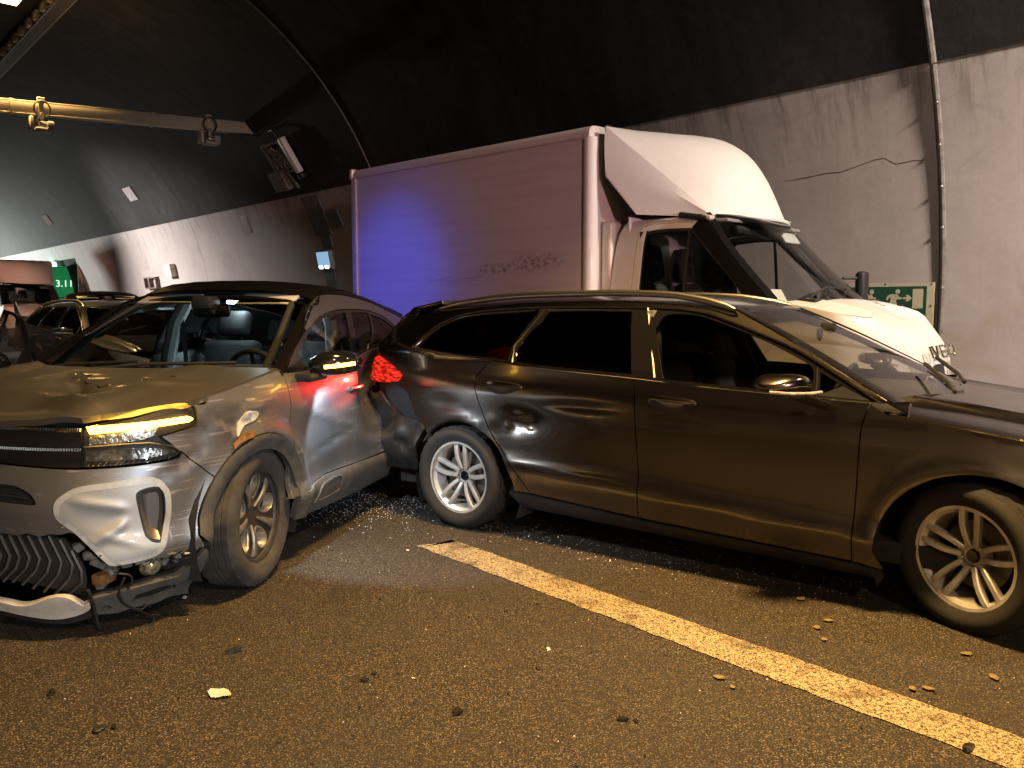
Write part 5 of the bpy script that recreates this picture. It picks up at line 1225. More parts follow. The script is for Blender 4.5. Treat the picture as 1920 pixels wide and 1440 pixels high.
    # tan filler between box and cab
    bm = bmesh.new(); rbox(bm, (.09, TW, 1.55), (.12, 1.86, 1.35), .04, 3); obj('cab_rear_wall', bm, TRIM, t)
    H = shift(truck_roof, (0, TW, 0))
    panel('cab_roof', H, [(x, -y) for x, y, z in jr] + [(1.09, -.70), (1.21, -.4), (1.25, 0), (1.21, .4), (1.09, .70)] + [(x, y) for x, y, z in jr[::-1]], WHITE, t, step=.08, gap=0)
    SC = shift(truck_screen, (0, TW, 0))
    scr = [(x, -y+.004) for x, y, z in js] + [(1.92, -.65), (2.04, -.3), (2.07, 0), (2.04, .3), (1.92, .65)] + [(x, y-.004) for x, y, z in js[::-1]] + [(1.18, .6), (1.29, .3), (1.32, 0), (1.29, -.3), (1.18, -.6)]
    panel('windscreen', SC, scr, MATS['cab_glass'], t, step=.1, gap=.002, lip=.004, off=-.004)
    hd = [(1.11, -.70), (1.28, -.3), (1.31, 0), (1.28, .3), (1.11, .70), (1.165, .72), (1.345, .3), (1.375, 0), (1.345, -.3), (1.165, -.72)]
    panel('screen_header', SC, hd, GLOSSB, t, step=.06, gap=0, lip=.02, off=.004)
    HD = shift(truck_hood, (0, TW, 0))
    ho = [(x, -y+.003) for x, y, z in jh] + [(x, y-.003) for x, y, z in jh[::-1]] + [(1.90, .70), (2.02, .3), (2.05, 0), (2.02, -.3), (1.90, -.70)]
    panel('bonnet', HD, ho, WHITE, t, step=.05, lip=.03)
    bm = bmesh.new(); P, N = HD(np.array([2.28]), np.array([.55])); rbox(bm, Vector(P[0])+Vector((0, 0, .006)), (.05, .03, .014), .005); obj('washer_jet', bm, BLACK, t)
    bm = bmesh.new(); rbox(bm, (1.96, TW, 1.475), (.16, 1.5, .03), .01); 
    tube(bm, [(2.02, TW-.10, 1.50), (1.90, TW+.30, 1.585), (1.80, TW+.62, 1.60)], .010, 6); tube(bm, [(1.94, TW-.62, 1.50), (1.94, TW-.30, 1.585), (1.97, TW+.10, 1.58)], .010, 6); obj('wiper', bm, BLACK, t)
    # lettering on the nose: last letters of the maker's word stand clear of the estate car
    def nose(s, z): P, N = fn[1](np.array([s]), np.array([z])); return Vector(P[0]), Vector(N[0])
    LT = {'I': [[(0, 0), (0, 1)]], 'V': [[(0, 1), (.5, 0), (1, 1)]], 'E': [[(1, 0), (0, 0), (0, 1), (1, 1)], [(0, .5), (.8, .5)]], 'C': [[(1, .12), (.7, 0), (.3, 0), (0, .25), (0, .75), (.3, 1), (.7, 1), (1, .88)]],
          'O': [[(.3, 0), (.7, 0), (1, .25), (1, .75), (.7, 1), (.3, 1), (0, .75), (0, .25), (.3, 0)]]}
    x0 = -.42
    for ch, yc in zip('IVECO', (-.44, -.34, -.18, -.02, .14)):
        u = .0 if ch == 'I' else .11
        bmx = bmesh.new()
        for st in LT[ch]:
            pts = []
            for a, b in st:
                y = yc + (a-.5)*u + .12; xx = 2.40
                # drop onto the bonnet nose
                z = 1.02 + b*.085
                lo, hi = 2.2, 2.95
                for _ in range(30):
                    md = (lo+hi)/2
                    if float(truck_hood.H(np.array(md), np.array(y))) > z: lo = md
                    else: hi = md
                P, N = truck_hood(np.array([lo]), np.array([y])); pts.append(Vector(P[0]) + Vector((0, TW, 0)) + Vector(N[0])*.008)
            if len(pts) > 1: tube(bmx, pts, .011, 6)
        obj('letter', bmx, CHROME, t)
    # wind deflector
    D = []
    nu, nv = 14, 12
    rear_e = lambda v: Vector((.12, .07 + v*(2.08-.07), 3.10 - .02*abs(2*v-1)**4))
    front_e = lambda v: Vector((1.07 + .24*math.sin(math.pi*v)**.8, .42 + v*(1.84-.42), 2.215))
    bm = bmesh.new(); rows = []
    for i in range(nu+1):
        u = i/nu; row = []
        for j in range(nv+1):
            v = j/nv; a, b = rear_e(v), front_e(v); q = a.lerp(b, u)
            e = 1-abs(2*v-1)**1.7
            bulge = math.sin(math.pi*u**.9)
            q.x += .25*bulge*e; q.z += .23*bulge*e
            w = abs(v-.5)                                     # raised flanks either side of a flat middle
            q.z += .034*(sst(.22, .27, np.array(w)) - sst(.40, .46, np.array(w)))*math.sin(math.pi*min(1, u*1.1))
            row.append(q)
        rows.append(row)
    loftgrid(bm, rows)
    fd = obj('wind_deflector', bm, WHITEG, t, angle=30)
    for sg in (0, 1):                                     # cheeks
        v = 0 if sg == 0 else 1
        y0 = .06 if sg == 0 else 2.09; yb = .16 if sg == 0 else 1.98
        edge_ = [r[0 if sg == 0 else -1].copy() for r in rows]
        mid = [Vector((.14, y0, 2.62)).lerp(edge_[-1], i/nu) + Vector((0, (-.015 if sg == 0 else .015)*math.sin(math.pi*i/nu), 0)) for i in range(nu+1)]
        bot = [Vector((.42, yb, 2.26)).lerp(edge_[-1]+Vector((-.02, 0, -.005)), i/nu) for i in range(nu+1)]
        bm = bmesh.new(); loftgrid(bm, [edge_, [a.lerp(b, .5)+Vector((0, -.012 if sg == 0 else .012, 0)) for a, b in zip(edge_, mid)], mid, bot])
        obj('deflector_cheek', bm, WHITEG, fd, angle=18)
    bm = bmesh.new(); tube(bm, [rows[-1][j]+Vector((.012, 0, .004)) for j in range(nv+1)], .020, 8); obj('deflector_lip', bm, WHITEG, fd)
    bm = bmesh.new()
    bm.faces.new([bm.verts.new(p) for p in [(.13, .07, 3.09), (.13, 2.08, 3.09), (.15, 2.09, 2.62), (.42, 1.98, 2.27), (.42, .16, 2.27), (.15, .06, 2.62)]]); obj('deflector_back', bm, BLACK, fd)
    for y in (.62, 1.55):
        bm = bmesh.new(); lathe(bm, [(0, .006), (.012, .004), (.013, 0)], 10, 'z', c=(1.26, y, 2.235)); obj('deflector_bolt', bm, SATIN, fd)
    # cabin: seats with slotted headrests, bulkhead, dashboard, visor, papers
    DS = pmat('cab_seat_cloth', (.06, .06, .062), .8, noise=(30, .4))
    for y in (.42, 1.02, 1.60):
        s = seat(t, .78, y, .96, DS, R(-10), False, .40)
        bm = bmesh.new()
        ho = loop([(-.15, 0), (-.14, .18), (-.08, .30), (.08, .30), (.14, .18), (.15, 0)], 4); holes = [loop([(-.06, .05), (-.06, .13), (-.015, .13), (-.015, .05)], 3), loop([(.015, .05), (.015, .13), (.06, .13), (.06, .05)], 3), loop([(-.05, .18), (-.045, .23), (-.015, .23), (-.015, .18)], 3), loop([(.015, .18), (.015, .23), (.045, .23), (.05, .18)], 3)]
        def hrf(a, b, y=y): return np.stack([.46+0*a, y+a, 1.68+b], -1), np.stack([1+0*a, 0*a, 0*a], -1)
        panel('headrest', hrf, ho, DS, s, holes, step=.05, gap=0, lip=.07)
    bm = bmesh.new(); rbox(bm, (.30, TW, 1.9), (.02, 1.7, .70), .005); obj('bulkhead_lining', bm, pmat('pale_bulkhead', (.80, .82, .84), .8), t)
    bm = bmesh.new(); rbox(bm, (1.66, TW, 1.34), (.55, 1.76, .20), .06, 3); obj('dashboard', bm, DARKIN, t)
    bm = bmesh.new(); rbox(bm, (1.0, TW, .95), (1.4, 1.75, .06), .01); obj('cab_floor', bm, DARKIN, t)
    bm = bmesh.new(); rbox(bm, (.75, TW, 2.17), (1.0, 1.5, .03), .01); obj('cab_headliner', bm, pmat('grey_headliner', (.20, .20, .20), .9), t)
    steering(t, 1.36, 1.60, 1.42, R(40))
    bm = bmesh.new(); rbox(bm, (1.24, 1.60, 2.085), (.02, .34, .13), .008, 2, Matrix.Rotation(R(-35), 3, 'Y')); obj('sun_visor', bm, pmat('pale_paper', (.70, .72, .66), .8), t)
    bm = bmesh.new(); rbox(bm, (1.20, TW-.1, 2.10), (.10, .9, .08), .03); obj('roof_shelf', bm, BLACK, t)
    bm = bmesh.new(); rbox(bm, (1.60, .62, 1.50), (.02, .20, .16), .004, 1, Matrix.Rotation(R(-30), 3, 'Y')); obj('clipboard', bm, pmat('pale_paper', (.7, .72, .66), .8), t)
    for sg in (-1, 1):
        bm = bmesh.new(); tube(bm, [(1.10, TW+sg*.72, 2.10), (1.62, TW+sg*.90, 1.46)], .05, 8); obj('inner_pillar', bm, DARKIN, t)
        bm = bmesh.new(); tube(bm, [(.44, TW+sg*.80, 2.10), (.42, TW+sg*.86, 1.5), (.42, TW+sg*.9, 1.0)], .06, 8); obj('inner_pillar', bm, DARKIN, t)
    for x, y, sg in ((1.95, TW-.80, -1), (1.95, TW+.80, 1), (-2.0, TW-.78, -1), (-2.0, TW+.78, 1)):
        make_wheel(t, (x, y, .36), sg, 0, .36, .215, .225, 'petal', RUBBER)
    return t
truck = build_truck()
# ================================================================ tunnel fittings
GALV = pmat('galvanised_steel', (.34, .33, .31), .42, .7, noise=(16, .4)); YSTEEL = pmat('cream_painted_beam', (.50, .46, .38), .5, .1, noise=(5, .35, (.38, .34, .27)))
GREYBOX = pmat('grey_enamel', (.33, .33, .33), .5, noise=(20, .3))
def tmat(s, D, z): return Matrix.Translation(tun(s, D, z)) @ Matrix.Rotation(TA, 4, 'Z')
def put(o, s, D, z): o.location = tun(s, D, z); o.rotation_euler = (0, 0, TA)
def ringmat(s, ang, off=0):                           # x along s, y up the lining, z out of it towards the bore
    a = R(ang); n = -(TN*math.cos(a) + Vector((0, 0, 1))*math.sin(a)); u = -TN*math.sin(a) + Vector((0, 0, 1))*math.cos(a)
    m = Matrix((TX, u, n)).transposed().to_4x4(); m.translation = ring(s, ang, off); return m
def ongrid(o, m): o.matrix_world = m; return o
# ceiling lamps
where = {-17.4: 'yellow ceiling lamp lit above the left end of the gantry beam', -37.4: 'yellow ceiling lamp deep in the tunnel above the far box van', -57.4: 'last yellow ceiling lamp at the far end of the tunnel', -1.5: 'yellow ceiling lamp overhead in front of the crashed cars'}
for i, s in enumerate(LAMP_S):
    lab = where[s]
    t = thing('ceiling_lamp', lab, 'lamp', group='yellow lamps along the tunnel ceiling' if s < -17.5 else None); put(t, s, 2.75 if s > -10 else 3.55, 7.08)
    bm = bmesh.new(); rbox(bm, (0, 0, .04), (1.05, .42, .12), .03); obj('housing', bm, GALV, t)
    bm = bmesh.new(); rbox(bm, (0, 0, -.03), (.94, .34, .02), .005, 1); obj('diffuser', bm, emis('sodium_diffuser', SODIUM, 14), t)
    for dx in (-.4, .4):
        bm = bmesh.new(); tube(bm, [(dx, 0, .08), (dx, 0, .42)], .012, 6); obj('hanger', bm, GALV, t)
t = thing('flood_lamp', 'added unseen fill lamp high by the right wall above the truck nose', 'lamp'); put(t, 1.2, 7.0, 5.98)  # body for the added wall fill
bm = bmesh.new(); rbox(bm, (0, 0, .05), (.9, .36, .12), .02); obj('housing', bm, GALV, t)
bm = bmesh.new(); tube(bm, [(0, .1, .08), (0, .3, .55)], .03, 6); obj('bracket', bm, GALV, t)
t = thing('wall_lamp', 'added unseen yellow fill lamp high on the left wall behind the photographer', 'lamp'); put(t, 5.5, -.9, 5.78)  # body for the added left wall fill
bm = bmesh.new(); rbox(bm, (0, 0, .05), (.95, .40, .12), .02); obj('housing', bm, GALV, t)
# cable tray with clamps
t = thing('cable_tray', 'metal cable tray with rows of clamps under the ceiling at top left', 'cable tray'); put(t, 0, 4.38, 7.16)
for y in (-.10, .16):
    bm = bmesh.new(); rbox(bm, (-26, y, 0), (36, .03, .07), .004, 1); obj('side_rail', bm, GALV, t)
bm = bmesh.new(); rbox(bm, (-26, .03, -.03), (36, .24, .008), 0); obj('tray_base', bm, pmat('dark_steel', (.06, .058, .055), .6, .5), t)
for k in range(4):
    bm = bmesh.new(); tube(bm, [(-44, -.06+.05*k, .02+.008*k), (-8, -.055+.05*k, .02)], .018, 6); obj('cable', bm, BLACK, t)
cm = None
for k in range(30):
    if cm is None:
        bm = bmesh.new(); rbox(bm, (0, -.17, .05), (.36, .09, .12), .015); rbox(bm, (.10, -.20, -.03), (.14, .08, .10), .02); o = obj('clamp', bm, GREYBOX, t, kind='stuff'); cm = o.data
    else: o = bpy.data.objects.new('clamp', cm); COL.objects.link(o); o.parent = t; o['kind'] = 'stuff'
    o.location = (-28 + k*.62, 0, 0)
# gantry beam with detectors
t = thing('gantry_beam', 'cream steel beam spanning the tunnel under the dark ceiling at upper left', 'beam'); put(t, -17.3, 0, 0)
sl = math.atan2(5.34-5.04, 8.51-3.25)
def bz(D): return 5.04 + (D-3.25)*math.tan(sl)
bm = bmesh.new(); rbox(bm, (0, 3.2, bz(3.2)), (.16, 10.6, .215), .012, 2, Matrix.Rotation(sl, 3, 'X')); obj('beam', bm, YSTEEL, t)
bm = bmesh.new(); rbox(bm, (0, 3.2, bz(3.2)-.112), (.20, 10.6, .014), .003, 1, Matrix.Rotation(sl, 3, 'X')); rbox(bm, (0, 3.2, bz(3.2)+.112), (.20, 10.6, .014), .003, 1, Matrix.Rotation(sl, 3, 'X')); obj('flange', bm, YSTEEL, t)
bm = bmesh.new(); rbox(bm, (0, 8.36, bz(8.36)), (.5, .05, .5), .01, 1, Matrix.Rotation(R(38), 3, 'X')); obj('wall_plate', bm, GALV, t)
bm = bmesh.new(); tube(bm, [(.12, 7.4, 5.10), (.14, 7.9, 5.16), (.16, 8.25, 5.12), (.3, 8.4, 4.97), (.8, 8.42, 4.9)], .02, 6); obj('beam_cable', bm, BLACK, t)
for D in (3.40, 5.9, 1.2):
    bm = bmesh.new(); rbox(bm, (0, D, bz(D)), (.20, .06, .27), .008); obj('beam_clamp', bm, YSTEEL, t)
for D, lab in ((2.95, 'traffic detector cut off by the left edge under the gantry beam'), (3.88, 'traffic detector hanging near the left end of the gantry beam'), (7.03, 'traffic detector hanging near the right end of the gantry beam')):
    d = thing('traffic_detector', lab, 'detector', group='traffic detectors on the gantry beam'); put(d, -17.3, D, bz(D))
    bm = bmesh.new(); rbox(bm, (.10, 0, .03), (.05, .09, .34), .01); rbox(bm, (.10, 0, .17), (.10, .12, .05), .01); obj('bracket', bm, YSTEEL, d)
    bm = bmesh.new(); rbox(bm, (.14, .0, -.20), (.05, .07, .24), .012); rbox(bm, (.14, .02, -.30), (.14, .16, .10), .02); obj('mount', bm, GALV, d)
    bm = bmesh.new(); rbox(bm, (.12, -.19, -.30), (.24, .05, .24), .012); obj('faceplate', bm, YSTEEL, d)
    bm = bmesh.new(); rbox(bm, (.12, .02, -.40), (.26, .30, .06), .012); rbox(bm, (.2, .12, -.31), (.14, .12, .13), .02); obj('camera_body', bm, GREYBOX, d)
    bm = bmesh.new(); tube(bm, [(.17, .135*math.cos(a), -.02+.15*math.sin(a)) for a in np.linspace(-1.2, 4.4, 26)], .016, 6); tube(bm, [(.18, -.05, -.16), (.2, -.10, -.26), (.2, .02, -.30), (.2, .14, -.24)], .018, 6); obj('cable_loop', bm, BLACK, d)
# fittings by the end of the beam
d = thing('junction_box', 'open junction box full of wires on the ceiling below the beam end', 'box'); ongrid(d, ringmat(-16.65, 33.2, .0))
for x, y, sx, sy in ((0, .33, .80, .05), (0, -.33, .80, .05), (-.38, 0, .05, .70), (.38, 0, .05, .70)):
    bm = bmesh.new(); rbox(bm, (x, y, .07), (sx, sy, .16), .006, 1); obj('box_wall', bm, pmat('stained_box', (.20, .18, .16), .6, noise=(14, .5)), d)
bm = bmesh.new(); rbox(bm, (0, 0, .01), (.74, .66, .02), 0); obj('back_plate', bm, BLACK, d)
bm = bmesh.new()
for k in range(12):
    p = [(random.uniform(-.32, .32), random.uniform(-.28, .28), random.uniform(.04, .15)) for _ in range(4)]; tube(bm, [tuple(x) for x in catmull(p, 4)], .014, 5)
obj('wires', bm, pmat('mixed_wires', (.10, .10, .10), .5, noise=(6, .8, (.45, .42, .36))), d, kind='stuff')
d = thing('strip_light', 'slim white strip fixture on the ceiling beside the open junction box', 'light fixture'); ongrid(d, ringmat(-16.05, 33.0, .0))
bm = bmesh.new(); rbox(bm, (0, .02, .14), (.18, .80, .13), .03); obj('tube_case', bm, pmat('white_enamel', (.78, .78, .80), .4), d)
bm = bmesh.new(); rbox(bm, (-.02, -.46, .12), (.20, .12, .16), .03); obj('end_cap', bm, BLACK, d)
bm = bmesh.new(); tube(bm, [(-.5, .6, .04), (-.2, .62, .12), (-.05, .5, .16), (0, .40, .15)], .02, 6); tube(bm, [(-.5, -.1, .05), (-.35, -.4, .10), (-.1, -.52, .12)], .02, 6); obj('feed_cable', bm, BLACK, d)
d = thing('cover_box', 'plain square cover box on the ceiling edge below the junction box', 'box'); ongrid(d, ringmat(-17.05, 28.6, 0))
bm = bmesh.new(); rbox(bm, (0, 0, .10), (.62, .44, .20), .012); obj('case', bm, MATS['stained_box'], d)
bm = bmesh.new(); tube(bm, [(.45, .45, .05), (.42, .1, .08), (.52, -.25, .05)], .035, 7); obj('conduit_stub', bm, MATS['stained_box'], d)
d = thing('cable_duct', 'blue grey cable duct running down the pale wall above the lit panel', 'duct')  # thin plates standing in for the beam's bluish shadow on the wall
DUCT = pmat('blue_grey_duct', (.135, .15, .175), .6, noise=(8, .35))  # bluish tone of the beam's shadow
def ductpiece(nm, s0, s1, a0, a1, sh=0):  # one plate of the beam's shadow
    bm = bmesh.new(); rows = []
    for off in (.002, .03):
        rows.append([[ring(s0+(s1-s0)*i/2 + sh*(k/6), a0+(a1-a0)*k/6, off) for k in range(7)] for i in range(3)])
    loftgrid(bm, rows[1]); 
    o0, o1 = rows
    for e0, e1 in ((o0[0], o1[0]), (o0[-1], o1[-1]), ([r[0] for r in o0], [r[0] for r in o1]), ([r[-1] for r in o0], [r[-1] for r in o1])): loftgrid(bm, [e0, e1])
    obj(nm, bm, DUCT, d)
ductpiece('duct_upper', -16.72, -15.98, 24.2, 16.0, .10); ductpiece('duct_lower', -16.42, -16.0, 15.9, 13.2, .02); ductpiece('duct_foot', -16.55, -16.12, 8.8, -2, .05); ductpiece('side_box', -15.80, -15.42, 20.8, 17.2, .08)  # plates standing in for the beam's shadow
d = thing('wall_light_panel', 'small pale blue lit panel low on the wall left of the truck', 'panel'); ongrid(d, ringmat(-16.38, 10.8, 0))
bm = bmesh.new(); rbox(bm, (0, 0, .05), (.60, .42, .10), .012); obj('case', bm, GREYBOX, d)
bm = bmesh.new(); rbox(bm, (0, .02, .106), (.52, .34, .012), .003, 1); obj('face', bm, emis('pale_blue_panel', (.32, .55, .85), .8), d)
for x in (-.14, .12):
    bm = bmesh.new(); rbox(bm, (x, -.15, .118), (.14, .06, .012), .004, 1); obj('lit_strip', bm, emis('white_blue_led', (.7, .95, 1.0), 9), d)
for s, a, w, h, lab in ((-26.45, 35.0, .95, .34, 'larger pale cover plate on the dark ceiling left of the beam shadow'), (-36.7, 35.0, .95, .34, 'smaller pale cover plate on the dark ceiling at far left')):
    d = thing('cover_plate', lab, 'plate', group='cover plates on the ceiling'); ongrid(d, ringmat(s, a, .012))
    bm = bmesh.new(); rbox(bm, (0, 0, .015), (w*.75, h*1.3, .03), .006, 1); obj('plate', bm, pmat('pale_plate', (.30, .28, .29), .7, noise=(14, .4)), d)
d = thing('wall_niche_box', 'open brown box on the wall just above the silver car roof', 'box'); ongrid(d, ringmat(-27.9, 8.2, 0))
for x, y, sx, sy in ((0, .17, 1.1, .04), (0, -.17, 1.1, .04), (-.53, 0, .04, .34), (.53, 0, .04, .34), (-.1, 0, .12, .32)):
    bm = bmesh.new(); rbox(bm, (x, y, .07), (sx, sy, .14), .006, 1); obj('niche_wall', bm, pmat('brown_box', (.17, .12, .11), .6, noise=(12, .5)), d)
d = thing('wall_sign_box', 'small cream lantern box on the wall right of the open brown box', 'sign'); ongrid(d, ringmat(-25.95, 11.3, 0))
bm = bmesh.new(); rbox(bm, (0, .02, .09), (.56, .40, .18), .015); obj('case', bm, pmat('cream_box', (.55, .50, .42), .5, noise=(12, .3)), d)
bm = bmesh.new(); rbox(bm, (0, .0, .185), (.46, .30, .012), .003, 1); obj('face', bm, pmat('cream_face', (.62, .58, .48), .4, emit=(1, .85, .6), estr=.25), d)
d = thing('wall_hatch', 'shallow upright hatch frame set in the upper pale wall', 'hatch'); ongrid(d, ringmat(-19.9, 20.7, 0))
bm = bmesh.new(); rbox(bm, (0, 0, .012), (.34, .46, .024), .01, 2); obj('frame', bm, WALLM, d); bm = bmesh.new(); rbox(bm, (0, 0, .022), (.24, .36, .012), .003, 1); obj('lid', bm, WALLM, d)
# emergency exit recess with its green door
d = thing('emergency_exit', 'green emergency exit door numbered 3.11 in a recess of the far wall', 'door'); put(d, -38.1, 0, 0)
GREEN = pmat('green_door_paint', (.03, .32, .10), .5, noise=(6, .3)); GREENL = emis('green_exit_light', (.15, 1.0, .38), 2.2)
bm = bmesh.new()
for x in (-1.9, 1.9): rbox(bm, (x+(.05 if x > 0 else -.05), 9.85, 1.65), (.10, 1.4, 3.5), .01)
rbox(bm, (0, 9.85, 3.40), (3.9, 1.4, .10), .01); obj('recess_lining', bm, pmat('recess_concrete', (.42, .36, .35), .7, noise=(6, .4)), d)
bm = bmesh.new(); rbox(bm, (0, 10.35, 1.7), (3.8, .06, 3.4), .0); obj('recess_back', bm, GREEN, d)
bm = bmesh.new(); rbox(bm, (.25, 10.28, 1.25), (1.7, .05, 2.35), .01); dl = obj('door_leaf', bm, pmat('bright_green_paint', (.02, .42, .13), .45, emit=(.05, 1, .3), estr=.12), d)  # green paint given a faint glow of its own
bm = bmesh.new(); tube(bm, [(.9, 10.22, 1.1), (.9, 10.16, 1.1), (.75, 10.16, 1.1)], .02, 6); obj('door_handle', bm, SATIN, dl)
for i, dx in enumerate((-1.35, 1.45)):
    bm = bmesh.new(); rbox(bm, (dx, 10.0, 1.6), (.10, .10, 3.3), .01); obj('frame_post', bm, pmat('pale_frame', (.55, .60, .55), .5), d)
def text(body, size, mat, parent, loc, rot, depth=.01):
    c = bpy.data.curves.new('text', 'FONT'); c.body = body; c.size = size; c.extrude = depth; c.align_x = 'CENTER'; c.align_y = 'CENTER'
    o = bpy.data.objects.new('text', c); COL.objects.link(o); dg = bpy.context.evaluated_depsgraph_get()
    me = bpy.data.meshes.new_from_object(o.evaluated_get(dg)); bpy.data.objects.remove(o); me.materials.clear()
    o = link('lettering', me, mat, parent); o.location = loc; o.rotation_euler = rot; return o
# the number panel stands turned towards the traffic
n = bpy.data.objects.new('number_panel', None); COL.objects.link(n); n.parent = d; n.location = (-.25, 9.12, 1.62); n.rotation_euler = (0, 0, R(72))
bm = bmesh.new(); rbox(bm, (0, 0, .45), (.95, .04, 2.0), .01); obj('panel_face', bm, MATS['bright_green_paint'], n)
text('3.11', .40, emis('white_number', (.9, 1, .92), 1.1), n, (.05, -.035, .72), (R(90), 0, 0))
e = thing('exit_lamp', 'small glowing green lamp box beside the far exit recess', 'lamp'); put(e, -39.9, 9.0, 3.05)
bm = bmesh.new(); rbox(bm, (0, 0, 0), (.42, .46, .52), .03); obj('lens', bm, emis('green_white_lamp', (.45, 1.0, .72), 5), e)
bm = bmesh.new(); rbox(bm, (0, .28, .1), (.12, .16, .10), .01); obj('bracket', bm, GALV, e)
light('POINT', 'exit_lamp_glow', tun(-37.6, 9.55, 3.1), 90, (.25, 1.0, .45), shadow_soft_size=.2)
# exit direction sign near the right end
SG = thing('exit_sign', 'green sign with a running man, arrow and doorway on the right wall', 'sign'); put(SG, -3.38, 9.385, 0)
CRE = pmat('sign_cream', (.44, .42, .31), .5, noise=(20, .15)); DG = pmat('sign_green', (.009, .058, .032), .45, noise=(12, .2))
def sgn(u, v): return (u-1755)*.00583, 1.68-(v-530)*.0060
def flat(nm, poly, z0, z1, mat, parent=SG):
    bm = bmesh.new(); prism(bm, [sgn(*p) for p in poly], z0, z1, Matrix.Rotation(R(90), 4, 'X')); return obj(nm, bm, mat, parent, smooth=False)
flat('backing', [(1755, 529), (1548, 529), (1548, 655), (1755, 655)], 0, .02, CRE)
flat('green_field', [(1742, 536), (1560, 536), (1560, 648), (1742, 648)], .02, .026, DG)
flat('doorway', [(1736, 541), (1717, 541), (1717, 577), (1736, 577)], .026, .030, CRE)
def man(du, mir=1):
    c = 1689
    f = lambda pts: [(c+mir*(u-c)+du, v) for u, v in pts]
    flat('man_head', f([(1689+4.4*math.cos(a), 545.5+4.6*math.sin(a)) for a in np.linspace(0, 2*math.pi, 14, endpoint=False)]), .026, .030, CRE)
    flat('man_body', f([(1679, 550), (1689, 551), (1692, 556), (1697, 556), (1697, 560), (1688, 560), (1686, 564), (1688, 568), (1688.5, 575), (1684, 575), (1683.5, 570), (1679, 566), (1675, 574), (1670, 582), (1666, 580), (1674, 567), (1677, 556), (1673, 557), (1670, 562), (1667, 560), (1671, 552)]), .026, .030, CRE)
man(0); man(-50)
flat('arrow', [(1699, 556), (1707, 556), (1704, 552), (1709, 552), (1716, 558), (1709, 564), (1704, 564), (1707, 560), (1699, 560)], .026, .030, CRE)
flat('small_doorway', [(1580, 541), (1563, 541), (1563, 577), (1580, 577)], .026, .030, CRE)
for u, v in ((1750, 532), (1750, 572), (1665, 531), (1750, 612)):
    x, z = sgn(u, v); bm = bmesh.new(); lathe(bm, [(0, -.028), (.008, -.026), (.011, -.020)], 10, c=(x, 0, z)); obj('screw', bm, SATIN, SG)
# ================================================================ parked vehicles further back
def recolour(root, table):
    for o in [root] + list(root.children_recursive):
        if o.type == 'MESH':
            for sl in o.material_slots:
                if sl.material and sl.material.name in table:
                    m = table[sl.material.name]; sl.link = 'OBJECT'; sl.material = m
def rename_copy(root, name, label, cat, loc, rz, drop=(), sc=1.):
    c = copy_tree(root); c.name = name; c['label'] = label; c['category'] = cat; c.location = loc; c.rotation_euler = (0, 0, rz); c.scale = (sc, sc, sc)
    kill = set()
    for o in c.children_recursive:
        if any(o.name.startswith(d) for d in drop) or o.type == 'LIGHT': kill |= {o, *o.children_recursive}
    for o in kill: bpy.data.objects.remove(o)
    return c
PW2 = pmat('blue_grey_metallic', (.06, .064, .078), .28, .7, .7)
est = rename_copy(wagon, 'parked_estate', 'grey estate car with raised roof rails parked behind the silver car', 'car', tun(-15.2, 3.95, 0), TA+R(4), ('lettering',))
recolour(est, {'dark_grey_metallic': PW2, 'scuffed_bumper_paint': PW2, 'red_lamp_plastic': MATS['dark_red_lens'], 'privacy_glass': glass('grey_pane', (.12, .13, .16))})
dk = rename_copy(suv, 'dark_suv', 'dark car with a golden rimmed side window behind the silver car', 'car', tun(-22.0, 5.75, 0), TA+R(-3), ('hanging_cable', 'torn', 'broken_bracket', 'curtain_airbag', 'arch_bracket', 'rusty', 'dome_light'), 1.10)
DKP = pmat('black_car_paint', (.02, .019, .018), .25, .3, .8)
recolour(dk, {'grey_metallic': DKP, 'grey_metallic_scratched': DKP, 'grey_bonnet_paint': DKP, 'silver_insert_paint': DKP, 'pale_insert_frame': DKP, 'amber_light': CLEARL})
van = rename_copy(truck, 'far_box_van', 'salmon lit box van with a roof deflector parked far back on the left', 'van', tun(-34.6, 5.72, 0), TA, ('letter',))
REDW = pmat('red_lit_white_paint', (.64, .52, .46), .4, coat=.3)  # white van paint with the reddish light on it put into the colour
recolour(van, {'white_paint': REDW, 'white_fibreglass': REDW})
light('SPOT', 'orange_flasher', tun(-24, 1.0, 2.0), 2600, (1.0, .52, .36), tun(-34, 6.8, 2.4), spot_size=R(40), spot_blend=1, shadow_soft_size=.2)
# ================================================================ litter and wreck debris on the road
LEAF = pmat('dry_leaf', (.19, .14, .06), .7, noise=(30, .4)); SHARD = pmat('black_shard', (.012, .012, .012), .4); PALE = pmat('pale_shard', (.55, .53, .50), .5)
def leaf(x, y, L, mat, name, label, cat, curl=.15):
    bm = bmesh.new(); a = random.uniform(0, 6.28); rows = []
    for i in range(6):
        t = i/5; w = L*.34*math.sin(math.pi*(.08+.88*t))*random.uniform(.8, 1.15); c = Vector((t-.5)*L*Vector((math.cos(a), math.sin(a), 0))); q = Vector((-math.sin(a), math.cos(a), 0))
        rows.append([c - q*w + Vector((0, 0, .004+L*curl*abs(t-.5)*random.uniform(.3, 1))), c + Vector((0, 0, .003+L*curl*.5*abs(t-.5))), c + q*w + Vector((0, 0, .004+L*curl*abs(t-.5)*random.uniform(.2, 1)))])
    loftgrid(bm, rows); o = obj(name, bm, mat); o.location = (x, y, .004); return tag(o, label, cat, 'litter on the road')
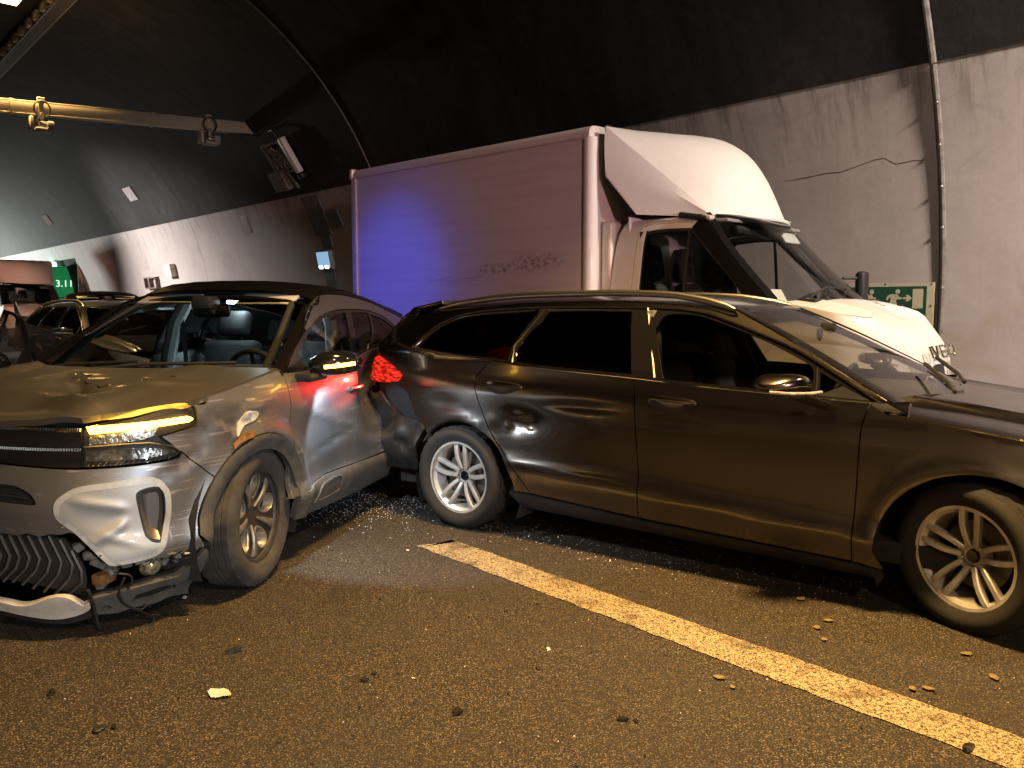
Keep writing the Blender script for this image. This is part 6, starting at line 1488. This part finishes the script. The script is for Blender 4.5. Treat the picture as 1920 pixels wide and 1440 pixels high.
def chip(x, y, L, mat, name, label):
    bm = bmesh.new(); n = random.randint(5, 8); P = [(math.cos(k/n*6.283)*L*random.uniform(.3, .6), math.sin(k/n*6.283)*L*random.uniform(.15, .4)) for k in range(n)]
    prism(bm, P, 0, L*random.uniform(.12, .3)); 
    for v in bm.verts: v.co.x += random.uniform(-.1, .1)*L; v.co.z *= random.uniform(.5, 1.2)
    o = obj(name, bm, mat, smooth=False); o.location = (x, y, .003); o.rotation_euler = (random.uniform(-.1, .1), random.uniform(-.1, .1), random.uniform(0, 6)); return tag(o, label, 'debris', 'wreck debris on the road')
for x, y, L, m, nm, lab, cat in [
    (-1.08, 2.83, .10, PALE, 'plastic_sliver', 'curved pale sliver lying on the road at lower left', 'debris'),
    (1.41, 3.79, .055, LEAF, 'leaf', 'single yellow leaf just clear of the estate car shadow', 'leaf'), (.80, 2.96, .05, LEAF, 'leaf', 'yellow leaf left of the white line at lower centre', 'leaf'),
    (.83, 2.88, .03, LEAF, 'leaf', 'tiny yellow leaf below another leaf beside the white line', 'leaf'), (1.86, 2.96, .055, LEAF, 'leaf', 'yellow leaf at the right edge beyond the white line', 'leaf'),
    (1.50, 2.87, .04, LEAF, 'leaf', 'left one of two dull leaves right of the white line', 'leaf'), (1.56, 2.87, .045, LEAF, 'leaf', 'right one of two dull leaves right of the white line', 'leaf'),
    (1.44, 3.52, .045, LEAF, 'leaf', 'topmost of three dull leaves in front of the front door', 'leaf'), (1.36, 3.44, .045, LEAF, 'leaf', 'middle of three dull leaves in front of the front door', 'leaf'),
    (1.34, 3.31, .04, LEAF, 'leaf', 'lowest of three dull leaves in front of the front door', 'leaf'), (1.87, 3.17, .05, LEAF, 'leaf', 'dull leaf in front of the front wheel of the estate car', 'leaf')]:
    leaf(x, y, L, m, nm, lab, cat)
for x, y, L, m, nm, lab in [
    (-.19, 2.70, .055, SHARD, 'black_lump', 'black lump on the road at the bottom centre'), (-1.40, 2.58, .06, SHARD, 'black_lump', 'black broken cluster on the road at bottom left'),
    (-1.36, 2.60, .04, SHARD, 'black_lump', 'small black bit beside the broken cluster at bottom left'), (.38, 2.65, .05, SHARD, 'black_shard', 'black twig like shard left of the white line at the bottom'),
    (.43, 2.64, .03, SHARD, 'black_shard', 'tiny black bit right of the twig like shard at the bottom'), (-1.29, 4.03, .05, SHARD, 'black_shard', 'black scrap behind the front wheel of the silver car'),
    (-.57, 2.94, .04, SHARD, 'black_shard', 'lower of two black chips in the middle foreground'), (-.54, 3.0, .035, SHARD, 'black_shard', 'upper of two black chips in the middle foreground'),
    (-1.15, 3.2, .07, SHARD, 'black_shard', 'long black scrap on the road below the silver car wheel'), (-1.71, 2.84, .05, SHARD, 'black_shard', 'black chip near the left edge in the foreground'),
    (1.48, 2.46, .07, SHARD, 'black_shard', 'black scrap lying on the white line at bottom right'), (.10, 3.04, .03, SHARD, 'black_shard', 'black speck left of the white line in the middle'),
    (-.61, 4.57, .022, PALE, 'glass_bit', 'white glinting bit at the tip of the white line'), (-.38, 2.96, .016, PALE, 'glass_bit', 'white bit on the road at the bottom centre'),
    (.15, 3.21, .03, PALE, 'paper_scrap', 'pale scrap on the road left of the white line'), (-1.61, 3.81, .035, PALE, 'paint_flake', 'pale flake under the torn corner of the silver car')]:
    chip(x, y, L, m, nm, lab)
# fine black grit and glass crumbs: nobody could count them
def crumbs(name, pts, mat, lo, hi, label):
    V = []; F = []
    for x, y in pts:
        r = random.uniform(lo, hi); h = r*random.uniform(.4, 1.0); a = random.uniform(0, 6.28); k = len(V)
        for i in range(4): V.append((x+r*math.cos(a+i*1.57)*random.uniform(.5, 1.2), y+r*math.sin(a+i*1.57)*random.uniform(.5, 1.2), .001))
        V.append((x+random.uniform(-.3, .3)*r, y+random.uniform(-.3, .3)*r, .001+h)); F += [(k+i, k+(i+1) % 4, k+4) for i in range(4)]
    o = raw(name, V, F, mat, kind='stuff'); o['label'] = label; return o
def onroad(n, s0, s1, d0, d1): return [tuple(tun(random.uniform(s0, s1), random.uniform(d0, d1), 0))[:2] for _ in range(n)]
crumbs('road_grit', onroad(900, -4.6, 1.5, -.4, 4.2), SHARD, .003, .009, 'scattered black grit on the road')
pile = [(-1.0 + random.gauss(0, .26), 5.85 + random.gauss(0, .38)) for _ in range(1500)] + [(-.2+t*2.0+random.gauss(0, .25), 5.1-t*1.15+random.gauss(0, .16)) for t in np.random.default_rng(3).random(500)]
crumbs('glass_crumbs', pile, pmat('glass_crumb', (.42, .45, .50), .15, coat=1), .002, .007, 'glass crumbs strewn between and under the cars')
crumbs('pale_grit', onroad(260, -4.6, 1.5, -.4, 4.2), PALE, .002, .005, 'pale specks on the road')

# dirt shaken onto the bonnet of the silver car
MUD = pmat('dark_mud', (.022, .02, .017), .9)
for x, y, L, lab in ((3.00, .02, .07, 'dark mud clod on the bonnet below the wiper'), (2.98, .09, .035, 'small mud crumb right of the clod below the wiper'), (3.06, .16, .05, 'round mud patch in the middle of the bonnet'), (3.10, .28, .075, 'large mud patch on the raised fold of the bonnet'),
                     (3.07, .36, .05, 'mud streak right of the large patch on the bonnet'), (3.00, .43, .04, 'mud crumb toward the right edge of the bonnet'), (2.94, .55, .03, 'smallest mud crumb nearest the bonnet edge')):
    P, N = suv_hood(np.array([x]), np.array([y])); w = suv.matrix_world if False else (Matrix.Translation((SUV[0], SUV[1], 0)) @ Matrix.Rotation(R(SUV[2]), 4, 'Z'))
    bm = bmesh.new(); n = 9; prism(bm, [(math.cos(k/n*6.283)*L*random.uniform(.25, .6), math.sin(k/n*6.283)*L*random.uniform(.15, .5)) for k in range(n)], -.006, .007)
    o = obj('mud_clod', bm, MUD, smooth=False); o.location = w @ Vector(P[0]); o.rotation_euler = (Vector((w.to_3x3() @ Vector(N[0])))).to_track_quat('Z', 'Y').to_euler(); tag(o, lab, 'mud', 'mud on the bonnet')
